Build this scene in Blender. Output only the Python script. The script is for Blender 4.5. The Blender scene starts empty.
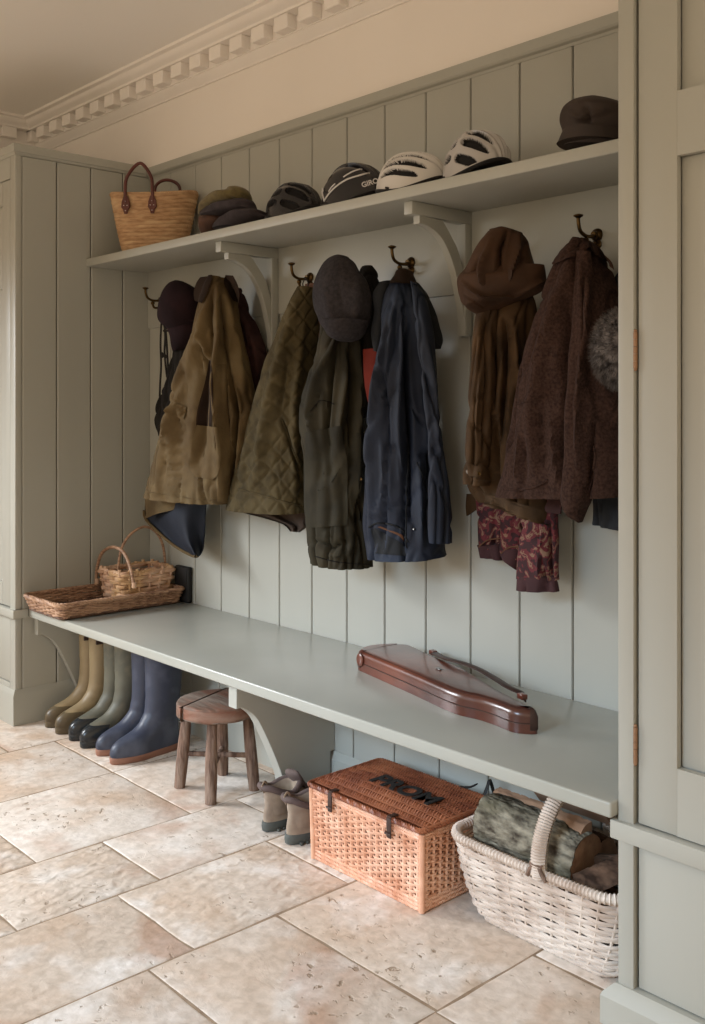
import bpy, bmesh, math, random
from mathutils import Vector, Matrix, noise
from mathutils.bvhtree import BVHTree
random.seed(7)
PI = math.pi
C = bpy.context.scene.collection
SC = bpy.context.scene

# ------------------------------------------------------------------ camera
CF, CTH, CY0 = 1011.55, 0.8299, 408.43          # focal length in px of a 705x1024 frame, yaw, eye-level row
CX, CYY, CZ = 3.9032, -2.3677, 1.2699
cam = bpy.data.cameras.new('camera'); camo = bpy.data.objects.new('camera', cam); C.objects.link(camo)
cam.sensor_fit = 'VERTICAL'; cam.sensor_height = 36; cam.lens = CF*36/1024
cam.shift_y = (CY0-512)/1024
camo.location = (CX, CYY, CZ); camo.rotation_euler = (PI/2, 0, CTH)
cam.clip_start = .05
SC.camera = camo
SC.view_settings.view_transform = 'Standard'; SC.view_settings.look = 'None'
SC.view_settings.gamma = 1; SC.view_settings.use_curve_mapping = False
SC.view_settings.exposure = 0.0

# ------------------------------------------------------------------ light
w = bpy.data.worlds.new('room light'); SC.world = w; w.use_nodes = True
bg = w.node_tree.nodes['Background']; bg.inputs[0].default_value = (1.0, .80, .575, 1); bg.inputs[1].default_value = 1.08
def area(name, loc, target, sx, sy, power, col):
    l = bpy.data.lights.new(name, 'AREA'); l.shape = 'RECTANGLE'; l.size = sx; l.size_y = sy; l.energy = power; l.color = col
    o = bpy.data.objects.new(name, l); C.objects.link(o); o.location = loc
    d = Vector(target)-Vector(loc); o.rotation_euler = d.to_track_quat('-Z', 'Y').to_euler()
    return o
l = area('side_window_daylight', (-1.05, -2.0, 1.5), (.9, -.6, 0), 1.2, 1.0, 33, (.90, .95, 1.0)); l.data.spread = 1.4
l = area('added_front_fill', (2.0, -4.0, 1.8), (1.9, -.6, -.1), 2.2, 1.0, 14, (.58, .78, 1.0)); l.data.spread = .8  # added fill lamp out of view, its place and tint fitted for brightness

# ------------------------------------------------------------------ geometry helpers
def ray(u, v):
    k = (u-352.5)/CF; m = -(v-CY0)/CF; s, c = math.sin(CTH), math.cos(CTH)
    return Vector((-s+k*c, c+k*s, m))
CAM = Vector((CX, CYY, CZ))
def atY(u, v, Y=0.): r = ray(u, v); return CAM+r*((Y-CYY)/r.y)
def atX(u, v, X=0.): r = ray(u, v); return CAM+r*((X-CX)/r.x)
def atZ(u, v, Z=0.): r = ray(u, v); return CAM+r*((Z-CZ)/r.z)
def px(p):
    dx, dy = p[0]-CX, p[1]-CYY; s, c = math.sin(CTH), math.cos(CTH); d = -s*dx+c*dy
    return 352.5+CF*(c*dx+s*dy)/d, CY0-CF*(p[2]-CZ)/d
def cr(ox, oy, s): return lambda pts: [(ox+x/s, oy+y/s) for x, y in pts]
def crr(ox, oy, s): return lambda rows: [(ox+a/s, oy+b/s, ox+c/s, oy+d/s) for a, b, c, d in rows]
def V(*a): return Vector(a)
def lerp(a, b, t): return a+(b-a)*t
def sm(a, b, x):
    t = min(1, max(0, (x-a)/(b-a))); return t*t*(3-2*t)
def catmull(pts, n):
    """n+1 samples through pts (tuples)"""
    out = []; m = len(pts)-1
    for i in range(n+1):
        t = i/n*m; k = min(int(t), m-1); f = t-k
        p0, p1, p2, p3 = pts[max(k-1, 0)], pts[k], pts[k+1], pts[min(k+2, m)]
        out.append(tuple(.5*((2*b)+(-a+c)*f+(2*a-5*b+4*c-d)*f*f+(-a+3*b-3*c+d)*f**3) for a, b, c, d in zip(p0, p1, p2, p3)))
    return out
class MB:
    def __init__(s): s.v = []; s.f = []; s.m = []
    def add(s, vs, fs, mi=0):
        b = len(s.v); s.v += [tuple(p) for p in vs]
        s.f += [tuple(b+i for i in f) for f in fs]; s.m += [mi]*len(fs); return s
    def frombm(s, bm, mi=0, M=None):
        bm.verts.ensure_lookup_table()
        vs = [(M @ v.co) if M else v.co.copy() for v in bm.verts]
        s.add(vs, [[v.index for v in f.verts] for f in bm.faces], mi); bm.free(); return s
    def box(s, x0, x1, y0, y1, z0, z1, bev=0., mi=0, M=None, seg=2):
        bm = bmesh.new(); bmesh.ops.create_cube(bm, size=1)
        for v in bm.verts:
            v.co = Vector((lerp(x0, x1, v.co.x+.5), lerp(y0, y1, v.co.y+.5), lerp(z0, z1, v.co.z+.5)))
        if bev: bmesh.ops.bevel(bm, geom=bm.edges[:], offset=bev, segments=seg, profile=.5, affect='EDGES')
        bm.verts.index_update(); return s.frombm(bm, mi, M)
    def prism(s, poly, axis, a, b, bev=0., mi=0, M=None, seg=2):
        """poly: 2D pts in the two other axes (cyclic order); extruded a..b on axis"""
        bm = bmesh.new()
        def mk(p, t):
            if axis == 'x': return (t, p[0], p[1])
            if axis == 'y': return (p[0], t, p[1])
            return (p[0], p[1], t)
        lo = [bm.verts.new(mk(p, a)) for p in poly]; hi = [bm.verts.new(mk(p, b)) for p in poly]
        n = len(poly)
        f1 = bm.faces.new(lo); f2 = bm.faces.new(hi[::-1])
        for i in range(n): bm.faces.new((lo[i], hi[i], hi[(i+1) % n], lo[(i+1) % n]))
        bmesh.ops.recalc_face_normals(bm, faces=bm.faces[:])
        if bev:
            bmesh.ops.bevel(bm, geom=list(set(f1.edges[:]+f2.edges[:])), offset=bev, segments=seg, profile=.5, affect='EDGES')
        bm.verts.index_update(); return s.frombm(bm, mi, M)
    def loft(s, rings, cap=True, mi=0, closed=True, M=None):
        n = len(rings[0]); b = []
        for r in rings: b += [(M @ Vector(p)) if M else p for p in r]
        fs = []
        for i in range(len(rings)-1):
            for j in range(n if closed else n-1):
                k = (j+1) % n
                fs.append((i*n+j, i*n+k, (i+1)*n+k, (i+1)*n+j))
        if cap and closed:
            fs.append(tuple(range(n))[::-1]); fs.append(tuple(range((len(rings)-1)*n, len(rings)*n)))
        return s.add(b, fs, mi)
    def tube(s, pts, r, n=6, mi=0, cap=True, flat=1., up=None, M=None):
        pts = [Vector(p) for p in pts]; N = len(pts)
        rr = r if isinstance(r, (list, tuple)) else [r]*N
        rings = []; prev = None
        for i, p in enumerate(pts):
            t = (pts[min(i+1, N-1)]-pts[max(i-1, 0)])
            if t.length < 1e-9: t = Vector((0, 0, 1))
            t.normalize()
            if prev is None:
                a = Vector(up) if up else (Vector((0, 0, 1)) if abs(t.z) < .9 else Vector((1, 0, 0)))
            else: a = prev
            a = a-t*a.dot(t)
            if a.length < 1e-6: a = t.orthogonal()
            a.normalize(); b = t.cross(a); prev = a
            rings.append([p+a*(math.cos(2*PI*j/n)*rr[i]*flat)+b*(math.sin(2*PI*j/n)*rr[i]) for j in range(n)])
        return s.loft(rings, cap, mi, M=M)
    def ball(s, c, r, n=12, mi=0, M=None):
        c = Vector(c); r = (r, r, r) if not isinstance(r, (tuple, list)) else r
        rings = []
        for i in range(1, n):
            a = PI*i/n
            rings.append([c+Vector((r[0]*math.sin(a)*math.cos(2*PI*j/(n*2)), r[1]*math.sin(a)*math.sin(2*PI*j/(n*2)), r[2]*math.cos(a))) for j in range(n*2)])
        return s.loft(rings, True, mi, M=M)
    def lathe(s, prof, c=(0, 0, 0), n=24, mi=0, cap=True, M=None):
        c = Vector(c)
        return s.loft([[c+Vector((r*math.cos(2*PI*j/n), r*math.sin(2*PI*j/n), z)) for j in range(n)] for r, z in prof], cap, mi, M=M)
WL = {}
def obj(name, mb, mats, parent=None, smooth=True, recalc=True, angle=42):
    if not isinstance(mats, (list, tuple)): mats = [mats]
    xs = [p[0] for p in mb.v]; ys = [p[1] for p in mb.v]; zs = [p[2] for p in mb.v]
    base = Vector(((min(xs)+max(xs))/2, (min(ys)+max(ys))/2, min(zs)))
    me = bpy.data.meshes.new(name); me.from_pydata([(p[0]-base.x, p[1]-base.y, p[2]-base.z) for p in mb.v], [], mb.f)
    for m in mats: me.materials.append(m)
    me.polygons.foreach_set('material_index', mb.m)
    if recalc:
        bm = bmesh.new(); bm.from_mesh(me); bmesh.ops.recalc_face_normals(bm, faces=bm.faces[:]); bm.to_mesh(me); bm.free()
    if smooth:
        me.polygons.foreach_set('use_smooth', [True]*len(me.polygons)); me.set_sharp_from_angle(angle=math.radians(angle))
    me.update(); o = bpy.data.objects.new(name, me); C.objects.link(o)
    WL[o.name] = base
    if parent: o.parent = parent; o.location = base-WL[parent.name]
    else: o.location = base
    return o
def empty(name, loc):
    o = bpy.data.objects.new(name, None); C.objects.link(o); o.location = loc; o.empty_display_size = .05; WL[o.name] = Vector(loc); return o
def tag(o, label, cat, group=None):
    o['label'] = label; o['category'] = cat
    if group: o['group'] = group
    return o
def struct(o, label=None):
    o['kind'] = 'structure'
    if label: o['label'] = label
    return o
def bvh(o):
    M = WL[o.name]
    me = o.data; return BVHTree.FromPolygons([v.co+M for v in me.vertices], [tuple(p.vertices) for p in me.polygons])

# ------------------------------------------------------------------ materials
def lin(c): return tuple(((x/255)/12.92 if x/255 <= .04045 else ((x/255+.055)/1.055)**2.4) for x in c)
def nt(name):
    m = bpy.data.materials.new(name); m.use_nodes = True; t = m.node_tree; b = t.nodes['Principled BSDF']; return m, t, b
def N(t, typ, **kw):
    n = t.nodes.new(typ)
    for k, v in kw.items():
        if k.startswith('i_'):
            key = k[2:]; key = int(key) if key.isdigit() else key.replace('_', ' ')
            n.inputs[key].default_value = v
        else: setattr(n, k, v)
    return n
def mat(name, col, col2=None, scale=8., rough=.6, bump=.1, bscale=60., metal=0., sheen=0., stretch=(1, 1, 1), bdist=.002, detail=4., lo=.35, hi=.65, spec=.5, coat=0., wave=None, col3=None, sc3=3.):
    m, t, b = nt(name); L = t.links.new
    b.inputs['Roughness'].default_value = rough; b.inputs['Metallic'].default_value = metal
    b.inputs['Specular IOR Level'].default_value = spec
    b.inputs['Coat Weight'].default_value = coat; b.inputs['Coat Roughness'].default_value = .15
    if sheen: b.inputs['Sheen Weight'].default_value = sheen; b.inputs['Sheen Roughness'].default_value = .5
    tc = N(t, 'ShaderNodeTexCoord'); mp = N(t, 'ShaderNodeMapping'); mp.inputs['Scale'].default_value = stretch
    L(tc.outputs['Object'], mp.inputs['Vector'])
    nz = N(t, 'ShaderNodeTexNoise', i_Scale=scale, i_Detail=detail); L(mp.outputs[0], nz.inputs['Vector'])
    cr_ = N(t, 'ShaderNodeValToRGB'); e = cr_.color_ramp.elements
    e[0].position = lo; e[1].position = hi
    e[0].color = (*lin(col), 1); e[1].color = (*lin(col2 or col), 1)
    L(nz.outputs['Fac'], cr_.inputs[0]); out = cr_.outputs[0]
    if col3:
        n3 = N(t, 'ShaderNodeTexNoise', i_Scale=sc3, i_Detail=3.); L(mp.outputs[0], n3.inputs['Vector'])
        r3 = N(t, 'ShaderNodeValToRGB'); r3.color_ramp.elements[0].position = .48; r3.color_ramp.elements[1].position = .68
        L(n3.outputs['Fac'], r3.inputs[0])
        mx = N(t, 'ShaderNodeMix', data_type='RGBA'); L(r3.outputs[0], mx.inputs['Factor']); L(out, mx.inputs['A']); mx.inputs['B'].default_value = (*lin(col3), 1)
        out = mx.outputs['Result']
    L(out, b.inputs['Base Color'])
    if bump:
        nb = N(t, 'ShaderNodeTexNoise', i_Scale=bscale, i_Detail=3.); L(mp.outputs[0], nb.inputs['Vector'])
        h = nb.outputs['Fac']
        if wave:
            wv = N(t, 'ShaderNodeTexWave', i_Scale=wave, i_Distortion=1.); wv.bands_direction = 'DIAGONAL'; L(mp.outputs[0], wv.inputs['Vector'])
            ad = N(t, 'ShaderNodeMath', operation='ADD'); L(wv.outputs['Fac'], ad.inputs[0]); L(h, ad.inputs[1]); h = ad.outputs[0]
        bp = N(t, 'ShaderNodeBump', i_Strength=bump, i_Distance=bdist); L(h, bp.inputs['Height']); L(bp.outputs[0], b.inputs['Normal'])
    return m
M = {}
M['paint'] = mat('sage_paint', (167, 167, 158), (171, 171, 162), scale=3, rough=.42, bump=.06, bscale=90, stretch=(1, 1, .2), bdist=.001)
M['bench'] = mat('bench_paint', (164, 165, 156), (170, 170, 161), scale=3, rough=.27, bump=.05, bscale=40, bdist=.001)
M['plaster'] = mat('plaster', (238, 231, 223), (241, 234, 226), scale=2, rough=.9, bump=.05, bscale=30)
M['cornice'] = mat('cornice_plaster', (240, 234, 227), (244, 238, 231), scale=5, rough=.8, bump=.03)
M['ceiling'] = mat('ceiling_paint', (250, 247, 242), (252, 249, 244), scale=1, rough=.95, bump=0)
M['gap'] = mat('groove_shadow', (96, 94, 82), rough=.8, bump=0)
M['brass'] = mat('aged_brass', (96, 74, 42), (62, 46, 26), scale=40, rough=.36, metal=.9, bump=.05)
M['hinge'] = mat('brass_hinge', (150, 118, 92), rough=.55, metal=.7, bump=0)
M['tan'] = mat('tan_waxed_cotton', (99, 82, 54), (74, 59, 37), scale=7, rough=.8, bump=.5, bscale=24, bdist=.006, spec=.22, col3=(110, 95, 67), sc3=5)
M['cord'] = mat('brown_corduroy', (46, 33, 24), (34, 24, 17), rough=.95, bump=.5, spec=.2)
M['navyl'] = mat('navy_lining', (38, 43, 54), (28, 32, 42), rough=.7, bump=.3, spec=.25)
M['plum'] = mat('plum_felt', (42, 27, 31), (30, 20, 24), scale=14, rough=.95, bump=.4, spec=.2)
M['dark'] = mat('black_brown_cloth', (32, 29, 25), (24, 21, 19), rough=.9, bump=.4, spec=.2)
M['maroon'] = mat('maroon_cloth', (60, 38, 36), (46, 29, 28), rough=.9, bump=.4, spec=.2)
M['quilt'] = mat('olive_quilt', (76, 66, 43), (60, 52, 34), scale=25, rough=.9, bump=.4, spec=.2, col3=(83, 73, 50), sc3=8)
M['quiltl'] = mat('brown_lining', (66, 50, 36), (52, 38, 28), rough=.85, bump=.2)
M['rust'] = mat('rust_brown_cloth', (96, 62, 40), (80, 50, 32), rough=.85, bump=.2)
M['green'] = mat('dark_green_waxed_cotton', (50, 46, 33), (35, 32, 23), scale=8, rough=.8, bump=.5, bscale=22, bdist=.006, spec=.22, col3=(62, 56, 41), sc3=5)
M['grey'] = mat('grey_tweed', (55, 51, 53), (42, 39, 41), scale=90, rough=.95, bump=.6, bscale=200, spec=.2)
M['red'] = mat('red_cloth', (112, 40, 28), (92, 30, 22), rough=.85, bump=.2, spec=.2)
M['navy'] = mat('navy_shell', (27, 34, 49), (20, 25, 37), scale=7, rough=.68, bump=.5, bscale=24, bdist=.005, spec=.3, col3=(36, 47, 66), sc3=3)
M['navyk'] = mat('navy_hood', (27, 30, 34), (20, 22, 26), rough=.75, bump=.4, spec=.25)
M['bwax'] = mat('brown_waxed_cotton', (74, 55, 35), (52, 38, 24), scale=7, rough=.8, bump=.5, bscale=24, bdist=.006, spec=.22, col3=(89, 67, 44), sc3=6)
M['bwax2'] = mat('brown_waxed_hat', (71, 49, 33), (52, 35, 23), scale=7, rough=.8, bump=.5, bscale=24, bdist=.005, spec=.22)
M['tweed'] = mat('brown_tweed', (68, 49, 41), (46, 32, 27), scale=140, rough=.97, bump=.7, bscale=220, bdist=.002, spec=.15)
M['fur'] = mat('grey_fur', (122, 115, 111), (50, 46, 45), scale=60, rough=.95, bump=.5, bscale=120, spec=.2)
M['black'] = mat('black_webbing', (20, 18, 17), rough=.7, bump=.1)
M['leather'] = mat('conker_leather', (112, 58, 40), (84, 40, 28), scale=7, rough=.3, bump=.15, bscale=50, coat=.4, col3=(70, 34, 25), sc3=4)
M['straps'] = mat('dark_leather_strap', (62, 40, 32), (48, 30, 24), rough=.5, bump=.1)
M['wood'] = mat('worn_wood', (132, 106, 90), (80, 60, 50), scale=9, rough=.8, bump=1., bscale=22, stretch=(5, 5, 1), bdist=.008, spec=.3, col3=(150, 128, 112), sc3=6)
M['seatw'] = mat('worn_seat_wood', (140, 124, 112), (100, 82, 70), scale=7, rough=.7, bump=.8, bscale=16, stretch=(1, 5, 3), bdist=.006, spec=.3, col3=(132, 92, 74), sc3=4)
M['seatr'] = mat('reddish_seat_rim', (126, 84, 66), (146, 118, 102), scale=14, rough=.7, bump=.6, bscale=25, stretch=(1, 1, 3), bdist=.006, spec=.3)
M['metal'] = mat('steel', (150, 150, 150), rough=.3, metal=1, bump=0)
# ------------------------------------------------------------------ floor of stone slabs
def stone_mat():
    m, t, b = nt('travertine'); L = t.links.new
    b.inputs['Roughness'].default_value = .55
    tc = N(t, 'ShaderNodeTexCoord'); at = N(t, 'ShaderNodeAttribute', attribute_name='slab'); sp = N(t, 'ShaderNodeSeparateColor'); L(at.outputs['Color'], sp.inputs[0])
    off = N(t, 'ShaderNodeVectorMath', operation='MULTIPLY_ADD'); L(at.outputs['Color'], off.inputs[0]); off.inputs[1].default_value = (9, 9, 9); L(tc.outputs['Object'], off.inputs[2])
    v = off.outputs[0]
    def ramp(src, a, b_, c0=(0, 0, 0, 1), c1=(1, 1, 1, 1)):
        r = N(t, 'ShaderNodeValToRGB'); r.color_ramp.elements[0].position = a; r.color_ramp.elements[1].position = b_
        r.color_ramp.elements[0].color = c0; r.color_ramp.elements[1].color = c1; L(src, r.inputs[0]); return r.outputs[0]
    def noi(s, d=5, dist=0.):
        n = N(t, 'ShaderNodeTexNoise', i_Scale=s, i_Detail=d, i_Distortion=dist); L(v, n.inputs['Vector']); return n.outputs['Fac']
    def mix(f, a, b_, blend='MIX'):
        x = N(t, 'ShaderNodeMix', data_type='RGBA', blend_type=blend)
        if isinstance(f, float): x.inputs['Factor'].default_value = f
        else: L(f, x.inputs['Factor'])
        for k, s in (('A', a), ('B', b_)):
            if isinstance(s, tuple): x.inputs[k].default_value = s
            else: L(s, x.inputs[k])
        return x.outputs['Result']
    c = lambda *a: (*lin(a), 1)
    base = mix(sp.outputs['Red'], c(222, 212, 202), c(206, 187, 168))
    patch = ramp(noi(3.2, 6, .6), .42, .72)
    base = mix(patch, base, c(198, 173, 150))
    pale = ramp(noi(5.5, 6, .3), .5, .7); base = mix(pale, base, c(230, 222, 214))
    stain = ramp(noi(2.1, 7, 1.2), .58, .68); sf = N(t, 'ShaderNodeMath', operation='MULTIPLY', i_1=.6); L(stain, sf.inputs[0]); base = mix(sf.outputs[0], base, c(178, 136, 108))
    fine = ramp(noi(38, 5, .4), .32, .68, (.84, .82, .79, 1), (1.08, 1.08, 1.08, 1)); base = mix(1., base, fine, 'MULTIPLY')
    pit = ramp(noi(46, 3, .3), .62, .70); zone = ramp(noi(3.5, 3), .46, .64)
    pz = N(t, 'ShaderNodeMath', operation='MULTIPLY'); L(pit, pz.inputs[0]); L(zone, pz.inputs[1])
    base = mix(pz.outputs[0], base, c(158, 138, 118))
    L(base, b.inputs['Base Color'])
    rough = noi(14, 5, .5); tool = N(t, 'ShaderNodeTexWave', i_Scale=7., i_Distortion=6., i_Detail=2.); tool.inputs['Detail Scale'].default_value = 2.2; L(v, tool.inputs['Vector'])
    tm = N(t, 'ShaderNodeMath', operation='MULTIPLY'); tm.use_clamp = False; L(tool.outputs['Fac'], tm.inputs[0]); L(sp.outputs['Green'], tm.inputs[1])
    s1 = N(t, 'ShaderNodeMath', operation='MULTIPLY_ADD', i_1=1.0); L(rough, s1.inputs[0]); L(tm.outputs[0], s1.inputs[2])
    s2 = N(t, 'ShaderNodeMath', operation='MULTIPLY_ADD', i_1=-.8); L(pz.outputs[0], s2.inputs[0]); L(s1.outputs[0], s2.inputs[2])
    s3 = N(t, 'ShaderNodeMath', operation='MULTIPLY_ADD', i_1=.25); L(noi(55, 3), s3.inputs[0]); L(s2.outputs[0], s3.inputs[2])
    bp = N(t, 'ShaderNodeBump', i_Strength=.5, i_Distance=.008); L(s3.outputs[0], bp.inputs['Height']); L(bp.outputs[0], b.inputs['Normal'])
    return m
M['stone'] = stone_mat(); M['grout'] = mat('grout', (158, 136, 112), (136, 114, 92), scale=30, rough=.9, bump=.3)
courses = [(-1.2, -.72, [-1.4, -.7]), (-.72, -.2, [-2, -1.1, -.35]), (-.2, .285, [-1.9, -1.2, -.78]), (.285, .73, [-1.75, -1.2, -.60]), (.73, 1.22, [-1.9, -1.11, -.60, -.2]),
           (1.22, 1.54, [-1.31, -.91, -.43]), (1.54, 1.90, [-1.9, -1.04, -.55]), (1.90, 2.45, [-1.75, -1.165, -.797, -.2]), (2.45, 2.8, [-1.6, -1.0, -.80, -.47]),
           (2.8, 3.4, [-1.7, -.9]), (3.4, 4.1, [-2.1, -1.2]), (4.1, 6, [-2, -1])]
tones = {(4, -1.11): (.15, 0), (4, -.60): (.1, .1), (5, -1.31): (.6, .6), (5, -.91): (0, .1), (6, -1.04): (.65, .4), (6, -1.9): (.75, .2), (7, -.797): (.7, .15), (7, -1.165): (.5, 0), (8, -1.0): (.6, .3)}
fb = MB(); slabinfo = []
for ci, (xa, xb, js) in enumerate(courses):
    ys = [-6.] + [y for y in (-5.1, -4.2, -3.4, -2.7) if y < js[0]-.4] + js + [0.]
    for ya, yb in zip(ys, ys[1:]):
        g = .0026; a, b_, c_, d_ = xa+g, xb-g, ya+g, yb-g; h = random.uniform(-.0006, .0006)
        tn = tones.get((ci, ya), (random.random(), random.choice((0, .1, .2, .7))))
        n0 = len(fb.f)
        nx, ny = 6, max(4, int((d_-c_)/.1)); jit = lambda i, j, nx=nx, ny=ny: (random.uniform(-.0022, .0022), random.uniform(-.0022, .0022))
        rings = []
        edge = [(i/nx, 0) for i in range(nx)]+[(1, j/ny) for j in range(ny)]+[(1-i/nx, 1) for i in range(nx)]+[(0, 1-j/ny) for j in range(ny)]
        ej = [jit(0, 0) for _ in edge]
        for ins, z in ((0, -.012), (0, -.0016+h*.4), (.0022, -.0004+h), (.006, .0003+h)):
            rings.append([(lerp(a+ins, b_-ins, u)+e[0], lerp(c_+ins, d_-ins, v_)+e[1], z) for (u, v_), e in zip(edge, ej)])
        fb.loft(rings, True); slabinfo.append((n0, len(fb.f), tn))
fb.add([(-1.2, -6, -.0014), (6, -6, -.0014), (6, 0, -.0014), (-1.2, 0, -.0014)], [(0, 1, 2, 3)], 1)
flo = struct(obj('floor', fb, [M['stone'], M['grout']], angle=30), 'pale tumbled travertine slab floor')
me = flo.data; ca = me.color_attributes.new('slab', 'FLOAT_COLOR', 'CORNER')
tone_of = [(.5, 0)]*len(me.polygons)
for a, b_, tn in slabinfo:
    for i in range(a, b_): tone_of[i] = tn
for p in me.polygons:
    for li in p.loop_indices: ca.data[li].color = (tone_of[p.index][0], tone_of[p.index][1], (p.index % 97)/97 if False else tone_of[p.index][0]*.37, 1)

ZC = 2.745
struct(obj('ceiling', MB().box(-1.2, 6, -6, .1, ZC, ZC+.1), M['ceiling'], smooth=False))
struct(obj('wall_back', MB().box(-1.2, 6, 0, .12, 0, ZC), M['plaster'], smooth=False), 'cream plaster wall above the panelling')
struct(obj('wall_left', MB().box(-1.25, -1.12, -2.6, 0, 0, ZC), M['plaster'], smooth=False))

# tongue and groove panelling on the back wall
gx = [-.016, .172, .36, .548, .736, .924, 1.112, 1.30, 1.488, 1.676, 1.864, 2.052, 2.238, 2.426, 2.614, 2.73]
pb = MB(); pb.box(0, 2.73, -.004, -.0005, .3, 2.29, mi=1)
for a, b_ in zip(gx, gx[1:]):
    a = max(a, 0.); pb.box(a+.0022, b_-.0022, -.014, -.002, .40, 2.285, .0028, seg=1)
struct(obj('trim_1', pb, [M['paint'], M['gap']], angle=25), 'sage painted tongue and groove panelling')
lb = MB(); lb.box(0.0, 2.73, -.146, -.10, 0, .425, mi=1)
for a, b_ in zip(gx, gx[1:]):
    a = max(a, 0.0); lb.box(a+.0022, b_-.0022, -.156, -.144, .12, .424, .0028, seg=1)
struct(obj('trim_2', lb, [M['paint'], M['gap']], angle=25), 'sage boarding set forward under the bench')
sk = [(-.150, 0), (-.170, 0), (-.170, .115), (-.158, .14), (-.150, .14)]
struct(obj('baseboard_back', MB().prism(sk, 'x', 0.0, 2.73), M['paint'], angle=25), 'sage skirting board under the bench')
rl = [(0, 2.279), (-.016, 2.279), (-.019, 2.286), (-.028, 2.291), (-.032, 2.297), (-.032, 2.325), (-.029, 2.328), (0, 2.328)]
struct(obj('trim_3', MB().prism(rl, 'x', 0, 2.73), M['paint'], angle=25), 'sage capping rail above the panelling')
struct(obj('trim_4', MB().box(0.0, 2.73, -.022, -.012, 1.622, 1.868, .002), M['paint'], angle=25), 'plain sage board behind the coat hooks')

# plaster cornice with dentils, back wall and left wall
def cornice_profile():
    p = [(0, 2.600), (.008, 2.600), (.010, 2.606), (.018, 2.612), (.022, 2.618), (.036, 2.628), (.040, 2.636), (.046, 2.636), (.046, 2.692),
         (.098, 2.692), (.100, 2.700), (.108, 2.706), (.118, 2.710), (.128, 2.720), (.132, 2.730), (.150, 2.734), (.152, ZC), (0, ZC)]
    return p
cb = MB(); cb.prism([(-d, z) for d, z in cornice_profile()], 'x', -1.12, 6)
struct(obj('trim_5', cb, M['cornice'], angle=30), 'plaster cornice along the back wall')
db = MB(); x = -1.115+.014
while x < 3.4:
    db.box(x, x+.078, -.090, -.044, 2.640, 2.693, .003, seg=1); x += .1392
struct(obj('trim_6', db, M['cornice'], angle=30), 'row of dentil blocks under the cornice')
cb = MB(); cb.prism([(-1.12+d, z) for d, z in cornice_profile()], 'y', -2.6, -.0)
y = -.16
while y > -2.5:
    cb.box(-1.12+.044, -1.12+.090, y-.078, y, 2.640, 2.693, .003, seg=1); y -= .1392
struct(obj('trim_7', cb, M['cornice'], angle=30), 'plaster cornice along the left wall')

# ------------------------------------------------------------------ left cupboard
def cupboard_left():
    r = tag(empty('tall_cupboard', (-.55, -.31, 0)), 'tall sage painted cupboard filling the left corner, side boarded in vertical planks', 'cupboard')
    b = MB(); b.box(-1.115, -.012, -.612, -.004, .02, 2.29, mi=0)
    b.box(-.05, 0, -.629, -.601, .02, 2.29, .003); b.box(-1.115, -1.06, -.629, -.601, .02, 2.29, .003)
    b.box(-1.06, -.05, -.629, -.601, 2.20, 2.29, .002); b.box(-1.06, -.05, -.629, -.601, .12, .16, .002)
    obj('carcass', b, M['paint'], r, angle=25)
    b = MB(); b.box(-.0115, -.008, -.6, -.004, .12, 2.285, mi=1)
    ys = [-.601, -.450, -.296, -.144, -.004]
    for a, c_ in zip(ys, ys[1:]): b.box(-.011, -.0005, a+.0024, c_-.0024, .12, 2.288, .003, seg=1)
    obj('side_boarding', b, [M['paint'], M['gap']], r, angle=25)
    b = MB(); pr = [(0, 0), (.013, 0), (.013, .118), (.009, .128), (.003, .141), (0, .141)]
    b.loft([[(d-.001, -.629-d, z), (d-.001, -.172, z), (-1.115, -.172, z), (-1.115, -.629-d, z)] for d, z in pr[1:-1]])
    obj('plinth', b, M['paint'], r, angle=25)
    b = MB(); pr = [(0, 2.288), (.003, 2.288), (.006, 2.296), (.011, 2.300), (.011, 2.330), (-.02, 2.332), (-.02, 2.288)]
    b.loft([[(d, -.629-d, z), (d, -.034, z), (-1.115, -.034, z), (-1.115, -.629-d, z)] for d, z in pr[:4]+[(.008, 2.332)]])
    obj('top_moulding', b, M['paint'], r, angle=25)
    b = MB(); b.box(-.001, .011, -.640, -.578, .428, .462, .002); b.box(-1.115, .0105, -.642, -.601, .428, .462, .002)
    obj('waist_rail', b, M['paint'], r, angle=25)
    for k in range(2):
        xa = -1.055+k*.504; xb = xa+.498
        b = MB(); ya, yb = -.627, -.606
        b.box(xa, xa+.075, ya, yb, .468, 2.196, .0015); b.box(xb-.075, xb, ya, yb, .468, 2.196, .0015)
        for z0, z1 in ((.468, .56), (1.76, 1.90), (2.10, 2.196)): b.box(xa+.075, xb-.075, ya, yb, z0, z1)
        b.box(xa+.07, xb-.07, ya+.012, yb, .5, 2.15)
        d = obj('door', b, M['paint'], r, angle=25)
        xk = xb-.035 if k == 0 else xa+.035
        obj('knob', MB().lathe([(.006, 0), (.006, .016), (.016, .022), (.018, .032), (.012, .040), (.002, .042)], (0, 0, 0), 20, M=Matrix.Translation((xk, ya, 1.2)) @ Matrix.Rotation(PI/2, 4, 'X')), M['brass'], d)
        b = MB(); b.box(xa, xb, ya, yb, .164, .424, .0015)
        obj('lower_panel', b, M['paint'], r, angle=25)
cupboard_left()

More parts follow.
